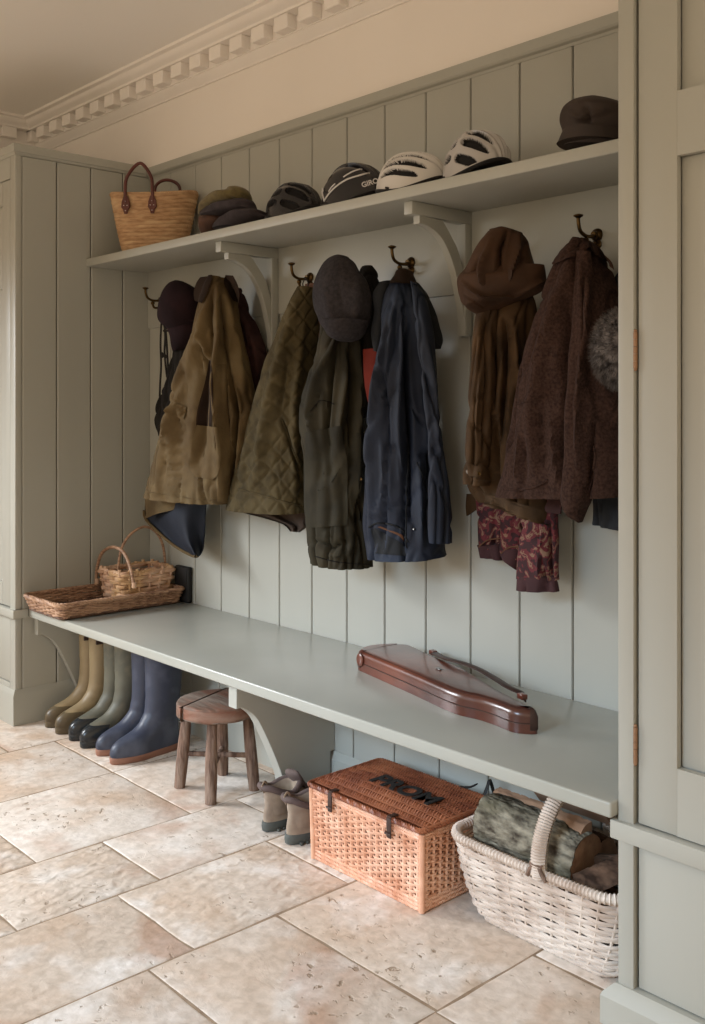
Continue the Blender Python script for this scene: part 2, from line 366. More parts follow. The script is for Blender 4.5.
def cupboard_right():
    r = tag(empty('tall_cupboard', (3.25, -.28, 0)), 'tall sage cupboard at the right edge, panelled door on brass hinges', 'cupboard')
    X0, X1, YF = 2.731, 3.80, -.552; ZT = 2.60
    b = MB(); b.box(X0, X1, YF+.034, -.003, .0, ZT-.05)
    b.box(X0, 2.7675, YF, YF+.024, .06, ZT-.05, .0025); b.box(3.33, 3.37, YF, YF+.024, .06, ZT-.05, .002); b.box(3.76, X1, YF, YF+.024, .06, ZT-.05, .002)
    b.box(2.765, 3.765, YF, YF+.024, ZT-.14, ZT-.05, .002); b.box(X0, X1, YF-.01, -.003, ZT-.05, ZT, .006)
    obj('carcass', b, M['paint'], r, angle=25)
    b = MB(); b.box(X0-.012, X1, YF-.012, YF+.02, .383, .421, .0025)
    obj('waist_rail', b, M['paint'], r, angle=25)
    pr = [(0, 0), (.026, 0), (.026, .058), (.022, .066), (.004, .084), (0, .084)]
    b = MB(); b.loft([[(X0-d, YF-d, z), (X1, YF-d, z), (X1, -.18, z), (X0-d, -.18, z)] for d, z in pr[1:-1]+[(0, .0842)]])
    obj('plinth', b, M['paint'], r, angle=25)
    for xa, xb in ((2.7735, 3.327), (3.374, 3.757)):
        ya, yb = YF+.008, YF+.024; b = MB(); st = .087
        b.box(xa, xa+st, ya, yb, .4235, ZT-.145, .002); b.box(xb-st, xb, ya, yb, .4235, ZT-.145, .002)
        for z0, z1 in ((.4235, .557), (1.770, 1.898), (ZT-.26, ZT-.145)): b.box(xa+st, xb-st, ya, yb, z0, z1)
        for z0, z1 in ((.557, 1.770), (1.898, ZT-.26)):
            b.box(xa+st-.001, xb-st+.001, ya+.021, yb+.009, z0, z1)
        d = obj('door', b, M['paint'], r, angle=25)
        obj('knob', MB().lathe([(.006, 0), (.006, .016), (.016, .022), (.018, .032), (.012, .040), (.002, .042)], (0, 0, 0), 20, M=Matrix.Translation((xb-.045, ya, 1.1)) @ Matrix.Rotation(PI/2, 4, 'X')), M['brass'], d)
        if xa < 3:
            for z in (1.389, .583, 2.2):
                h = MB()
                for q in range(5): h.tube([(xa-.004, ya-.004, z-.037+q*.0148), (xa-.004, ya-.004, z-.037+q*.0148+.0140)], .0048, 10)
                h.ball((xa-.004, ya-.004, z+.039), .0042, 6); h.ball((xa-.004, ya-.004, z-.039), .0042, 6)
                obj('hinge', h, M["hinge"], d)
        obj('lower_panel', MB().box(xa, xb, ya+.002, yb, .087, .381, .0015), M['paint'], r, angle=25)
cupboard_right()

# ------------------------------------------------------------------ bench
def bench():
    r = tag(empty('bench', (1.36, -.36, 0)), 'long grey-green painted bench on curved bracket supports, running between the two cupboards', 'bench')
    obj('bench_top', MB().box(.0005, 2.729, -.5755, -.016, .4268, .46, .005, seg=3), M['bench'], r)
    for X, T in ((.045, .030), (1.40, .042)):
        c = [(-.474, .307), (-.427, .22), (-.387, .132), (-.371, .08), (-.362, .0)]
        arc = catmull([(-.535, .357), (-.505, .338)]+c, 24)
        b = MB(); poly = [(-.17, .426), (-.555, .426), (-.555, .357)]+arc+[(-.175, 0), (-.175, .142), (-.157, .145), (-.157, .42)]
        b.prism([(y_, z_) for y_, z_ in poly], 'x', X-T, X, .0015, seg=1)
        obj('support', b, M['paint'], r, angle=30)
bench()

# ------------------------------------------------------------------ shelf
def shelf():
    r = tag(empty('hat_shelf', (1.36, -.16, 1.5)), 'long sage painted hat shelf above the coat hooks on two curved brackets', 'shelf')
    obj('shelf_board', MB().box(.0005, 2.729, -.3201, -.015, 1.867, 1.8997, .004, seg=3), M['paint'], r)
    for X in (.93, 1.878):
        b = MB(); W_ = .034
        b.box(X-W_, X, -.283, -.0225, 1.829, 1.8665, .002); b.box(X-W_, X, -.053, -.0225, 1.49, 1.829, .002)
        out = catmull([(-.262, 1.829), (-.258, 1.802)], 1)
        outer = catmull([(-.248, 1.806), (-.205, 1.800), (-.152, 1.772), (-.108, 1.712), (-.078, 1.635), (-.056, 1.548), (-.050, 1.50)], 20)
        inner = catmull([(-.020, 1.50), (-.030, 1.56), (-.045, 1.64), (-.075, 1.735), (-.115, 1.79), (-.150, 1.828)], 20)
        poly = [(-.248, 1.829)]+outer+inner
        b.prism(poly, 'x', X-W_+.004, X-.004, .0015, seg=1)
        obj('bracket', b, M['paint'], r, angle=30)
shelf()

# ------------------------------------------------------------------ coat hooks
def hook(x, label, y0=-.0225):
    z = 1.729; b = MB()
    Mx = Matrix.Translation((x, y0, z)) @ Matrix.Rotation(PI/2, 4, 'X')
    b.lathe([(.001, 0), (.018, 0), (.018, .003), (.016, .006), (.010, .010), (.0075, .020)], (0, 0, 0), 20, M=Matrix.Translation((x, y0, z+.012)) @ Matrix.Rotation(PI/2, 4, 'X'))
    b.lathe([(.001, 0), (.015, 0), (.015, .003), (.010, .006), (.006, .012)], (0, 0, 0), 16, M=Matrix.Translation((x, y0, z-.014)) @ Matrix.Rotation(PI/2, 4, 'X'))
    p = catmull([(x, y0-.008, z+.010), (x, y0-.03, z+.004), (x, y0-.056, z+.004), (x, y0-.078, z+.014), (x, y0-.086, z+.034), (x, y0-.087, z+.050)], 20)
    b.tube(p, [.0065]*4+[.0052]*17, 10)
    b.lathe([(.004, 0), (.008, .004), (.013, .007), (.013, .010), (.006, .013), (.001, .014)], (x, y0-.087, z+.045), 16)
    p = catmull([(x, y0-.006, z-.012), (x, y0-.025, z-.026), (x, y0-.045, z-.026), (x, y0-.052, z-.012)], 12)
    b.tube(p, .005, 8); b.ball((x, y0-.052, z-.008), .0085, 7)
    for dz in (.026, -.024): b.ball((x, y0-.004, z+dz), .003, 5)
    o = obj('coat_hook', b, M['brass']); return tag(o, label, 'hook', 'brass coat hooks on the board')
hook(.128, 'small brass coat hook nearest the left cupboard, holding the plum hat')
hook(.60, 'brass coat hook hidden behind the tan coat collar')
hook(1.114, 'aged brass coat hook just left of the grey flat cap')
hook(1.62, 'aged brass coat hook above the navy jacket')
hook(2.035, 'brass coat hook behind the brown waxed hat')
hook(2.324, 'aged brass coat hook above the brown tweed jacket')
# ------------------------------------------------------------------ cloth helpers
def seg_d(p, a, b):
    ax, ay = a; bx, by = b; dx, dy = bx-ax, by-ay; l = dx*dx+dy*dy
    t = 0 if l == 0 else max(0, min(1, ((p[0]-ax)*dx+(p[1]-ay)*dy)/l))
    return math.hypot(p[0]-ax-t*dx, p[1]-ay-t*dy), t
FA = 2.1
def fold_amt(p, folds):
    s = 0.
    for pts, wd, am in folds:
        best = 1e9; bt = 0; n = len(pts)-1
        for i in range(n):
            d, t = seg_d(p, pts[i], pts[i+1])
            if d < best: best = d; bt = (i+t)/n
        wd = wd*(.62 if am < 0 else .85)
        if best < wd*3: s += FA*am*math.exp(-(best/wd)**2)*min(1, .35+2.2*bt)*min(1, .4+3*(1-bt))
    return s
def cloth(name, rows, Yc, dd, mats, parent=None, folds=(), nz=.006, nf=9., seed=0, nt_=70, ns=110, flare=.25, taper=.3, thick=.004, quilt=None, bottom_open=True, close_top=True, ripple=(0, 0), power=.8, skew=0., ymax=-.026, dprof=None, dr=None):
    """a hanging hollow body of cloth: rows give its outline, Yc the distance of its middle plane from the wall, dd its half depth"""
    R = catmull(rows, nt_); rings = []; inn = []
    if dr is None: dr = .020 if bottom_open else .002
    for i, (ul, vl, ur, vr) in enumerate(R):
        t = i/nt_
        a = atY(ul, vl, Yc); b = atY(ur, vr, Yc)
        prof = (dprof(t) if dprof else lerp(taper, 1, sm(0, flare, t)))
        d = dd*prof; w_ = (b.x-a.x)/2; um = (ul+ur)/2; r = ray(um, 0); tan = abs(r.x/r.y)
        d = min(d, abs(w_)*.8/tan) if w_ > 0 else d
        wc = math.sqrt(max(w_*w_-(d*tan)**2, (.3*w_)**2))
        mid = (a+b)/2; ring = []; rin = []
        # silhouette contact angles shift the end heights: keep z linear in x between both outline points
        for j in range(ns):
            th = 2*PI*j/ns; c_, s_ = math.cos(th), math.sin(th)
            ex = math.copysign(abs(c_)**power, c_); ey = math.copysign(abs(s_)**power, s_)
            x = mid.x+wc*ex; y = Yc+d*ey
            # lateral position as the camera sees it
            lat = (wc*ex+(-1)*d*ey*tan*-1)/max(w_, 1e-5)
            lat = max(-1, min(1, lat))
            z = lerp(a.z, b.z, (lat+1)/2)
            n = Vector((ex*d, ey*max(wc, .001), 0)); n = n.normalized() if n.length > 1e-9 else Vector((0, -1, 0))
            p = Vector((x, y, z)); q = px(p); view = (CAM-p); view.z = 0; view.normalize(); fac = sm(-.05, .35, n.dot(view))
            amp = t**.6
            off = (noise.noise(Vector((x*nf+seed*7.3, y*nf, z*nf*.35+seed)))*nz*2+noise.noise(Vector((x*nf*2.7, y*nf*2.7+seed, z*nf*1.4)))*nz*.7)*min(1, t*5)
            nv_ = noise.noise(Vector((x*11+seed*3.1, y*9, z*1.7+x*2+seed*1.9))); off -= dr*amp*math.exp(-(nv_/.07)**2)
            nv_ = noise.noise(Vector((x*16+seed*1.7, y*12, z*7-x*9+seed*.9))); off -= dr*.38*math.exp(-(nv_/.08)**2)
            if ripple[0]: off += ripple[1]*amp*math.sin(th*ripple[0]+seed+2.2*noise.noise(Vector((th, z*2, seed))))
            if folds and fac > 0: off += fac*fold_amt(q, folds)
            if quilt and fac > 0:
                k = quilt; u1 = (q[0]*k[1]+q[1]*k[2])/k[0]; u2 = (q[0]*k[3]+q[1]*k[4])/k[0]
                e = min(abs(u1-round(u1)), abs(u2-round(u2))); off += fac*k[5]*(min(1, e*5)**.5-1)
            p = p+n*off
            p.y = min(p.y, ymax)
            ring.append(p); pi = p-n*thick; pi.y = min(pi.y, ymax-.001); rin.append(pi)
        rings.append(ring); inn.append(rin)
    mb = MB(); n_ = ns
    mb.loft(rings, False, 0)
    if close_top: mb.f.append(tuple(range(n_))); mb.m.append(0)
    if bottom_open:
        k0 = int(nt_*.45); base = len(mb.v); sub = inn[k0:]
        mb.loft(sub, False, 1 if len(mats) > 1 else 0)
        last_o = nt_*n_; last_i = base+(len(sub)-1)*n_
        for j in range(n_):
            k = (j+1) % n_; mb.f.append((last_o+j, last_o+k, last_i+k, last_i+j)); mb.m.append(0)
        mb.f.append(tuple(base+j for j in range(n_))); mb.m.append(1 if len(mats) > 1 else 0)
    else: mb.f.append(tuple(nt_*n_+j for j in range(n_))); mb.m.append(0)
    return obj(name, mb, mats, parent, angle=70)
def on(tree, u, v, Yd, lift=.004):
    r = ray(u, v).normalized(); h = tree.ray_cast(CAM, r)
    if h[0] is None or h[0].y < -.45: return atY(u, v, Yd), Vector((0, -1, 0))
    n = h[1] if h[1].dot(r) < 0 else -h[1]
    return h[0]+n*lift, n
def patch(name, tree, rows, m, parent, Yd=-.2, lift=.005, thick=.003, nu=22, nv=26, wob=.0, mi=0):
    """a piece of cloth lying on a garment: a thin closed sheet following the surface under it"""
    R = catmull(rows, nv); P = []; Q = []
    for i, (ul, vl, ur, vr) in enumerate(R):
        a = []; b = []
        for j in range(nu+1):
            s = j/nu; p, n = on(tree, lerp(ul, ur, s), lerp(vl, vr, s), Yd, lift)
            a.append(p); b.append(n)
        P.append(a); Q.append(b)
    for _ in range(3):   # smooth the sheet so it bridges narrow folds
        P = [[(P[i][j]*2+P[max(i-1, 0)][j]+P[min(i+1, nv)][j]+P[i][max(j-1, 0)]+P[i][min(j+1, nu)])/6 for j in range(nu+1)] for i in range(nv+1)]
    def cam_side(p): d = (CAM-p).normalized(); return d
    top = [[P[i][j]+cam_side(P[i][j])*(thick+(wob*noise.noise(P[i][j]*25) if wob else 0)) for j in range(nu+1)] for i in range(nv+1)]
    mb = MB(); W_ = nu+1
    vs = [p for r in top for p in r]+[p-cam_side(p)*thick*1.6 for r in top for p in r]; B = len(top)*W_; fs = []
    for i in range(nv):
        for j in range(nu):
            a = i*W_+j; fs.append((a, a+1, a+W_+1, a+W_)); fs.append((B+a, B+a+W_, B+a+W_+1, B+a+1))
    for i in range(nv):
        for j in (0, nu): a = i*W_+j; fs.append((a, a+W_, B+a+W_, B+a))
    for j in range(nu):
        for i in (0, nv): a = i*W_+j; fs.append((a, a+1, B+a+1, B+a))
    mb.add(vs, fs, mi)
    return obj(name, mb, m, parent, angle=60)
def seam(tree, pts, r=.0022, n=30, Yd=-.2, mb=None, lift=.002):
    mb = mb or MB(); c = catmull(pts, n); mb.tube([on(tree, u, v, Yd, lift)[0] for u, v in c], r, 6); return mb
def button(tree, u, v, m, parent, r=.008, name='button', Yd=-.2):
    p, n = on(tree, u, v, Yd, .003); q = n.to_track_quat('Z', 'Y').to_matrix().to_4x4()
    return obj(name, MB().lathe([(.0005, 0), (r, 0), (r, .002), (r*.8, .0035), (r*.6, .0028), (.0005, .0026)], (0, 0, 0), 14, M=Matrix.Translation(p) @ q), m, parent)

a5 = cr(140, 260, 3.415); a5r = crr(140, 260, 3.415)
a3 = cr(120, 240, 2.518); a3r = crr(120, 240, 2.518)
a4 = cr(290, 240, 2.926); a4r = crr(290, 240, 2.926)
b5 = cr(440, 200, 2.5); b5r = crr(440, 200, 2.5)

# --- maroon jacket behind the tan coat (right)
o = cloth('jacket', a5r([(318, 95, 345, 95), (300, 150, 375, 160), (290, 200, 412, 250), (290, 300, 432, 330), (290, 400, 420, 440), (280, 560, 410, 560), (270, 800, 380, 800)]), -.085, .05, [M['maroon']], nz=.006, seed=3, folds=[(a5([(350, 180), (400, 320), (405, 430)]), 4, .008), (a5([(330, 200), (370, 330)]), 3, -.008)])
tag(o, 'faded maroon jacket half hidden behind the tan coat, right of it', 'jacket')
# --- dark jacket behind the tan coat (left) and plum hat
o = cloth('jacket', a5r([(120, 240, 190, 240), (112, 300, 210, 300), (85, 420, 215, 420), (58, 500, 220, 500), (52, 545, 230, 545), (68, 600, 250, 600)]), -.10, .05, [M['dark']], nz=.005, seed=5)
tag(o, 'black-brown jacket behind the tan coat, its edge showing on the left', 'jacket')
hat_ = empty('felt_hat', atY(178, 345, -.13)); tag(hat_, 'plum felt hat hung on the hook nearest the left cupboard', 'hat')
o = cloth('crown', a5r([(118, 72, 150, 72), (98, 88, 185, 88), (78, 120, 203, 112), (65, 165, 212, 160), (64, 205, 210, 200), (80, 228, 200, 222), (110, 245, 180, 240)]), -.15, .085, [M['plum']], hat_, nz=.004, seed=1, bottom_open=False, power=1., flare=.5, taper=.4, nt_=36, ns=60)
o = cloth('brim', a5r([(84, 222, 205, 200), (96, 240, 208, 226), (104, 262, 200, 260), (108, 290, 182, 285), (112, 312, 150, 305)]), -.14, .07, [M['plum']], hat_, nz=.004, seed=2, bottom_open=False, nt_=30, ns=60, flare=.2, taper=.8)
# --- leads hanging on the first hook
mb = MB()
for pts in ([(74, 200), (70, 280), (72, 360), (68, 440), (66, 590)], [(80, 200), (86, 260), (84, 320), (92, 400)], [(86, 215), (92, 300), (97, 400), (96, 430)]):
    mb.tube([atY(u, v, -.08) for u, v in catmull(a5(pts), 24)], .0042, 6)
mb.tube([atY(u, v, -.08) for u, v in a5([(80, 242), (108, 242)])], .004, 6); mb.ball(atY(*a5([(76, 325)])[0], -.08), (.009, .006, .014), 6)
mb.ball(atY(*a5([(86, 330)])[0], -.08), (.007, .006, .011), 6)
o = obj('dog_lead', mb, M['black']); tag(o, 'black leads hanging below the plum hat beside the left cupboard', 'lead')

# --- tan waxed coat
tan = empty('waxed_coat', (.62, -.17, .72)); tag(tan, 'long tan waxed coat with corduroy collar, nearest the left cupboard', 'coat')
f = [(a5([(240, 90), (205, 270), (150, 420), (90, 640), (60, 790)]), 5, .016), (a5([(215, 180), (175, 330), (125, 480), (110, 620), (115, 790)]), 4, .012),
     (a5([(205, 240), (160, 400), (90, 580), (45, 760)]), 3, -.012), (a5([(238, 340), (208, 440), (190, 560), (180, 700)]), 5.5, -.034), (a5([(228, 400), (212, 520), (205, 700)]), 5, -.02),
     (a5([(262, 80), (268, 250), (262, 420), (272, 600), (280, 810)]), 4.5, .02), (a5([(290, 110), (330, 300), (350, 440)]), 4, .012), (a5([(278, 130), (300, 330), (312, 480)]), 3, -.014),
     (a5([(312, 400), (328, 520), (316, 640), (308, 780)]), 3.5, -.03), (a5([(212, 262), (245, 355)]), 3, .013), (a5([(204, 280), (228, 370)]), 2.2, -.010),
     (a5([(115, 520), (140, 500), (150, 560)]), 2.2, .007), (a5([(130, 470), (150, 520), (140, 600)]), 2, -.006), (a5([(250, 100), (240, 200), (250, 330)]), 2.5, -.010)]
body = cloth('coat_body', a5r([(236, 58, 292, 58), (222, 100, 318, 100), (208, 160, 336, 170), (185, 260, 362, 300), (155, 370, 382, 420), (120, 480, 392, 500), (88, 580, 388, 560), (60, 670, 378, 640), (36, 750, 360, 720), (20, 806, 322, 836)]), -.20, .095, [M['tan'], M['navyl']], tan, f, nz=.006, seed=11, flare=.35, taper=.45, nt_=110, ns=150)
bt = bvh(body)
mb = MB()
patch('collar', bt, a5r([(205, 58, 250, 52), (190, 80, 246, 80), (182, 112, 232, 118), (186, 140, 215, 150)]), M['cord'], tan, lift=.006, thick=.006)
patch('collar', bt, a5r([(292, 50, 318, 52), (282, 80, 335, 85), (296, 110, 340, 115), (312, 140, 338, 150)]), M['cord'], tan, lift=.006, thick=.006)
patch('pocket_flap', bt, a5r([(192, 560, 262, 568), (180, 610, 272, 620), (172, 670, 276, 680), (172, 715, 268, 735), (196, 742, 248, 750)]), M['tan'], tan, lift=.006, thick=.005)
patch('lining', bt, a5r([(238, 335, 243, 336), (220, 420, 250, 430), (198, 500, 248, 505), (190, 560, 246, 566), (196, 590, 240, 596)]), M['cord'], tan, lift=.002, thick=.002)['label'] = 'dark patch painting the shade inside the open front'  # brown patch puts the shade of the open front into the colour
patch('front_placket', bt, a5r([(262, 350, 292, 350), (250, 480, 296, 490), (262, 600, 306, 600), (268, 720, 306, 720), (262, 830, 302, 835)]), M['tan'], tan, lift=.004, thick=.004)
patch('sleeve_cuff', bt, a5r([(118, 488, 160, 500), (112, 510, 158, 522), (108, 530, 150, 545)]), M['tan'], tan, lift=.003, thick=.003)
obj('hem_stitching', seam(bt, a5([(26, 792), (110, 802), (200, 818), (296, 818)]), .0016), M['tan'], tan)
for uv in a5([(262, 478), (284, 628), (290, 740)]): button(bt, *uv, M['brass'] if False else M['cord'], tan, .007)
# tail of the coat turned to show its navy lining
mb = MB(); rows = a5r([(20, 812, 225, 812), (16, 850, 222, 850), (22, 885, 220, 885), (60, 925, 219, 925), (105, 965, 216, 960), (150, 995, 212, 990), (185, 1012, 200, 1012)])
R = catmull(rows, 26); nu = 26; top = []
for i, (ul, vl, ur, vr) in enumerate(R):
    top.append([atY(lerp(ul, ur, j/nu), lerp(vl, vr, j/nu), -.15+.03*math.sin(j/nu*7+i*.06)-.02*(1-j/nu)) for j in range(nu+1)])
def sheet(top, th, mb=None, mi=0):
    mb = mb or MB(); nv = len(top)-1; nu = len(top[0])-1; W_ = nu+1
    vs = [p for r in top for p in r]+[p+Vector((0, th, 0)) for r in top for p in r]; B = len(top)*W_; fs = []
    for i in range(nv):
        for j in range(nu):
            a = i*W_+j; fs += [(a, a+1, a+W_+1, a+W_), (B+a, B+a+W_, B+a+W_+1, B+a+1)]
    for i in range(nv):
        for j in (0, nu): a = i*W_+j; fs.append((a, a+W_, B+a+W_, B+a))
    for j in range(nu):
        for i in (0, nv): a = i*W_+j; fs.append((a, a+1, B+a+1, B+a))
    return mb.add(vs, fs, mi)
obj('lining', sheet(top, .006), M['navyl'], tan)['label'] = 'navy blue lining of the turned tail'
mb = MB(); edge = [top[i][0]+Vector((0, -.003, 0)) for i in range(5, len(top))]+[top[-1][j]+Vector((0, -.003, 0)) for j in range(0, nu+1, 4)]
mb.tube(edge, .006, 6)
fl = catmull(a5r([(18, 808, 190, 812), (17, 838, 128, 848), (20, 868, 60, 866), (14, 884, 30, 878)]), 12)
sheet([[atY(lerp(a, c_, j/10), lerp(b_, d_, j/10), -.175) for j in range(11)] for a, b_, c_, d_ in fl], .005, mb)
obj('hem_facing', mb, M['tan'], tan)

# --- rust brown coat between quilted and green jackets
o = cloth('coat', a4r([(45, 130, 130, 120), (40, 200, 140, 200), (38, 300, 120, 300), (42, 420, 100, 420), (40, 600, 100, 600), (35, 760, 90, 760)]), -.075, .045, [M['rust']], nz=.006, seed=23, folds=[(a4([(70, 180), (64, 300), (56, 420)]), 3, .01)])
tag(o, 'rust brown coat hanging between the quilted jacket and the dark green jacket', 'coat')
# --- quilted olive jacket
qj = empty('quilted_jacket', (1.0, -.15, .85)); tag(qj, 'olive diamond-quilted jacket hanging from a loop left of the grey flat cap', 'jacket')
qk = (13.0, .62, -.55, .80, .62, .0085)
f = [(a3([(440, 160), (400, 300), (370, 440), (340, 620)]), 6, .012), (a3([(405, 450), (430, 520), (458, 600)]), 3, -.012), (a3([(462, 200), (440, 400), (440, 640)]), 5, .010), (a3([(330, 480), (300, 600)]), 4, .006), (a3([(420, 300), (400, 430)]), 3, -.007)]
body = cloth('coat_body', a3r([(448, 120, 492, 118), (428, 160, 496, 160), (402, 225, 500, 225), (368, 320, 498, 320), (338, 420, 488, 420), (312, 520, 480, 520), (290, 590, 476, 600), (272, 674, 470, 690)]), -.155, .085, [M['quilt'], M['quiltl']], qj, f, nz=.004, seed=31, dr=.004, quilt=qk, flare=.3, taper=.4, nt_=170, ns=220)
bq = bvh(body)
obj('front_edge_binding', seam(bq, a3([(300, 628), (350, 640), (400, 655), (458, 670)]), .0035), M['quilt'], qj)
obj('pocket_binding', seam(bq, a3([(408, 452), (425, 500), (450, 560), (462, 600)]), .003), M['quilt'], qj)
fl = catmull(a3r([(280, 668, 470, 665), (300, 684, 470, 690), (360, 700, 468, 712), (410, 716, 466, 724), (428, 734, 450, 736)]), 12)
obj('inner_hem', sheet([[atY(lerp(a, c_, j/14), lerp(b_, d_, j/14), -.12+.012*math.sin(j*.9)) for j in range(15)] for a, b_, c_, d_ in fl], .006), M['quiltl'], qj)['label'] = 'brown inside of the hem'
mb = MB(); mb.tube([atY(u, v, -.11) for u, v in catmull(a3([(466, 96), (460, 112), (468, 124), (474, 110), (468, 96)]), 20)], .002, 6)
obj('hanging_loop', mb, M['black'], qj)

# --- dark green waxed jacket with grey cap
gj = empty('waxed_jacket', (1.42, -.16, .74)); tag(gj, 'dark green waxed jacket hanging under the grey flat cap', 'jacket')
f = [(a4([(150, 250), (120, 330), (80, 400), (60, 500), (70, 620)]), 4, .014), (a4([(165, 260), (165, 400), (150, 520), (140, 640)]), 4, .012), (a4([(140, 290), (118, 400), (105, 560), (110, 700)]), 3.5, -.016),
     (a4([(200, 280), (200, 420), (190, 560), (195, 700), (210, 850)]), 3.5, .012), (a4([(182, 300), (182, 450), (176, 600)]), 3, -.016), (a4([(60, 735), (95, 730), (135, 690), (165, 630)]), 3, .008), (a4([(60, 705), (100, 695), (140, 650)]), 3, -.008),
     (a4([(60, 790), (110, 790), (160, 740), (180, 690)]), 3, -.007), (a4([(205, 700), (200, 800), (222, 940)]), 2.5, -.014), (a4([(70, 880), (120, 905), (170, 880)]), 3, -.01), (a4([(100, 920), (160, 925), (190, 890)]), 3, .006)]
body = cloth('coat_body', a4r([(98, 200, 200, 200), (93, 240, 208, 240), (88, 290, 220, 290), (66, 390, 222, 380), (40, 470, 218, 470), (33, 530, 214, 540), (46, 640, 216, 640), (48, 740, 224, 740), (58, 840, 234, 850), (72, 938, 240, 968)]), -.165, .085, [M['green'], M['dark']], gj, f, nz=.006, seed=41, taper=.6, flare=.3, nt_=120, ns=140)
bg_ = bvh(body)
patch('storm_flap', bg_, a4r([(46, 560, 150, 540), (46, 640, 168, 640), (44, 740, 172, 730), (46, 846, 172, 838)]), M['green'], gj, lift=.005, thick=.004, wob=.003)
patch('front_placket', bg_, a4r([(196, 560, 218, 560), (198, 680, 222, 680), (206, 800, 232, 800), (214, 940, 240, 950)]), M['green'], gj, lift=.004, thick=.004)
obj('stitching', seam(bg_, a4([(72, 925), (140, 942), (230, 950)]), .0016), M['dark'], gj); obj('stitching', seam(bg_, a4([(60, 500), (90, 470), (130, 480)]), .0018), M['dark'], gj)
for uv in a4([(208, 700), (214, 800), (226, 900)]): button(bg_, *uv, M['brass'], gj, .006, 'stud')
fc = empty('flat_cap', atY(343, 340, -.25)); tag(fc, 'charcoal grey tweed flat cap hung over the dark green jacket', 'cap')
o = cloth('crown', a4r([(138, 46, 172, 48), (112, 58, 190, 62), (92, 84, 206, 84), (76, 120, 226, 112), (69, 160, 238, 150), (72, 200, 240, 190), (84, 238, 234, 230), (98, 262, 220, 262), (120, 280, 200, 280)]), -.265, .075, [M['grey']], fc, nz=.003, nf=12, seed=51, bottom_open=False, power=1., flare=.45, taper=.35, nt_=50, ns=90,
          folds=[(a4([(150, 60), (145, 150), (160, 240)]), 2, -.002), (a4([(100, 120), (110, 200), (130, 250)]), 6, .004), (a4([(190, 80), (200, 160), (190, 240)]), 6, .005)])
o = cloth('peak', a4r([(92, 236, 230, 232), (98, 262, 224, 262), (112, 284, 208, 284), (140, 297, 184, 296)]), -.28, .072, [M['grey']], fc, nz=.001, bottom_open=False, power=1., flare=.1, taper=.9, nt_=20, ns=60)
# --- black coat and red garment glimpsed right of the cap
o = cloth('coat', a4r([(205, 78, 240, 74), (200, 110, 262, 110), (205, 200, 266, 200), (205, 300, 262, 300), (200, 420, 252, 420), (200, 520, 246, 520)]), -.10, .045, [M['dark']], nz=.005, seed=61)
tag(o, 'black coat in the gap between the grey flat cap and the navy jacket', 'coat')
o = cloth('scarf', a4r([(214, 320, 262, 316), (216, 380, 262, 370), (220, 430, 256, 424), (228, 478, 246, 470)]), -.172, .016, [M['red']], nz=.003, seed=62, bottom_open=False, nt_=24, ns=40)
tag(o, 'scrap of bright red cloth showing between the green and navy jackets', 'scarf')

# --- navy jacket
nj = empty('hooded_jacket', (1.75, -.16, .82)); tag(nj, 'navy blue hooded jacket hanging from the hook between the shelf brackets', 'jacket')
f = [(a4([(325, 100), (290, 260), (262, 420), (245, 600), (250, 800)]), 5, .016), (a4([(330, 110), (325, 300), (318, 520), (325, 700)]), 4, .010), (a4([(300, 180), (275, 380), (250, 560)]), 3, -.010), (a4([(345, 120), (370, 300), (395, 500), (405, 620)]), 4, .014), (a4([(330, 200), (345, 400), (350, 600), (345, 820)]), 3.2, -.018),
     (a4([(385, 430), (405, 560), (412, 700), (420, 850)]), 3.5, -.022), (a4([(420, 560), (440, 700), (452, 830)]), 4, .013), (a4([(375, 640), (380, 760), (385, 900)]), 4, .014), (a4([(270, 560), (285, 680), (275, 800)]), 5, .008)]
cloth('sleeve', a4r([(352, 122, 368, 124), (356, 165, 398, 168), (366, 255, 414, 258), (378, 350, 422, 350), (388, 450, 434, 455), (398, 560, 448, 562), (404, 680, 460, 685), (406, 790, 466, 795), (408, 880, 468, 892)]), -.228, .045, [M['navy'], M['navyk']], nj, [(a4([(400, 300), (420, 450), (440, 640)]), 3, .008), (a4([(410, 600), (440, 640), (455, 700)]), 2.5, -.007), (a4([(415, 700), (445, 730), (460, 780)]), 2.5, -.006)], nz=.005, seed=77, taper=.3, nt_=80, ns=90, power=1.)
body = cloth('coat_body', a4r([(312, 92, 352, 92), (292, 130, 374, 130), (276, 190, 402, 190), (268, 260, 412, 260), (256, 350, 408, 350), (244, 450, 412, 450), (232, 560, 420, 560), (224, 660, 428, 660), (222, 760, 436, 760), (226, 830, 446, 850), (240, 922, 458, 932)]), -.175, .09, [M['navy'], M['navyk']], nj, f, nz=.006, seed=71, flare=.25, taper=.45, nt_=120, ns=150)
bn = bvh(body)
cloth('hood', a4r([(262, 126, 300, 116), (250, 165, 298, 160), (252, 215, 288, 220), (242, 270, 282, 285), (246, 325, 268, 330)]), -.22, .035, [M['navyk']], nj, nz=.006, seed=72, bottom_open=False, nt_=36, ns=60, taper=.6)
cloth('hood', a4r([(352, 120, 376, 124), (362, 150, 402, 160), (374, 195, 424, 205), (386, 240, 440, 252), (400, 285, 446, 292), (418, 320, 440, 318)]), -.165, .035, [M['navyk']], nj, nz=.006, seed=73, bottom_open=False, nt_=36, ns=60, taper=.6)
patch('collar_lining', bn, a4r([(330, 84, 342, 84), (308, 108, 360, 108), (290, 132, 376, 136)]), M['cord'], nj, Yd=-.13, lift=.012, thick=.004)
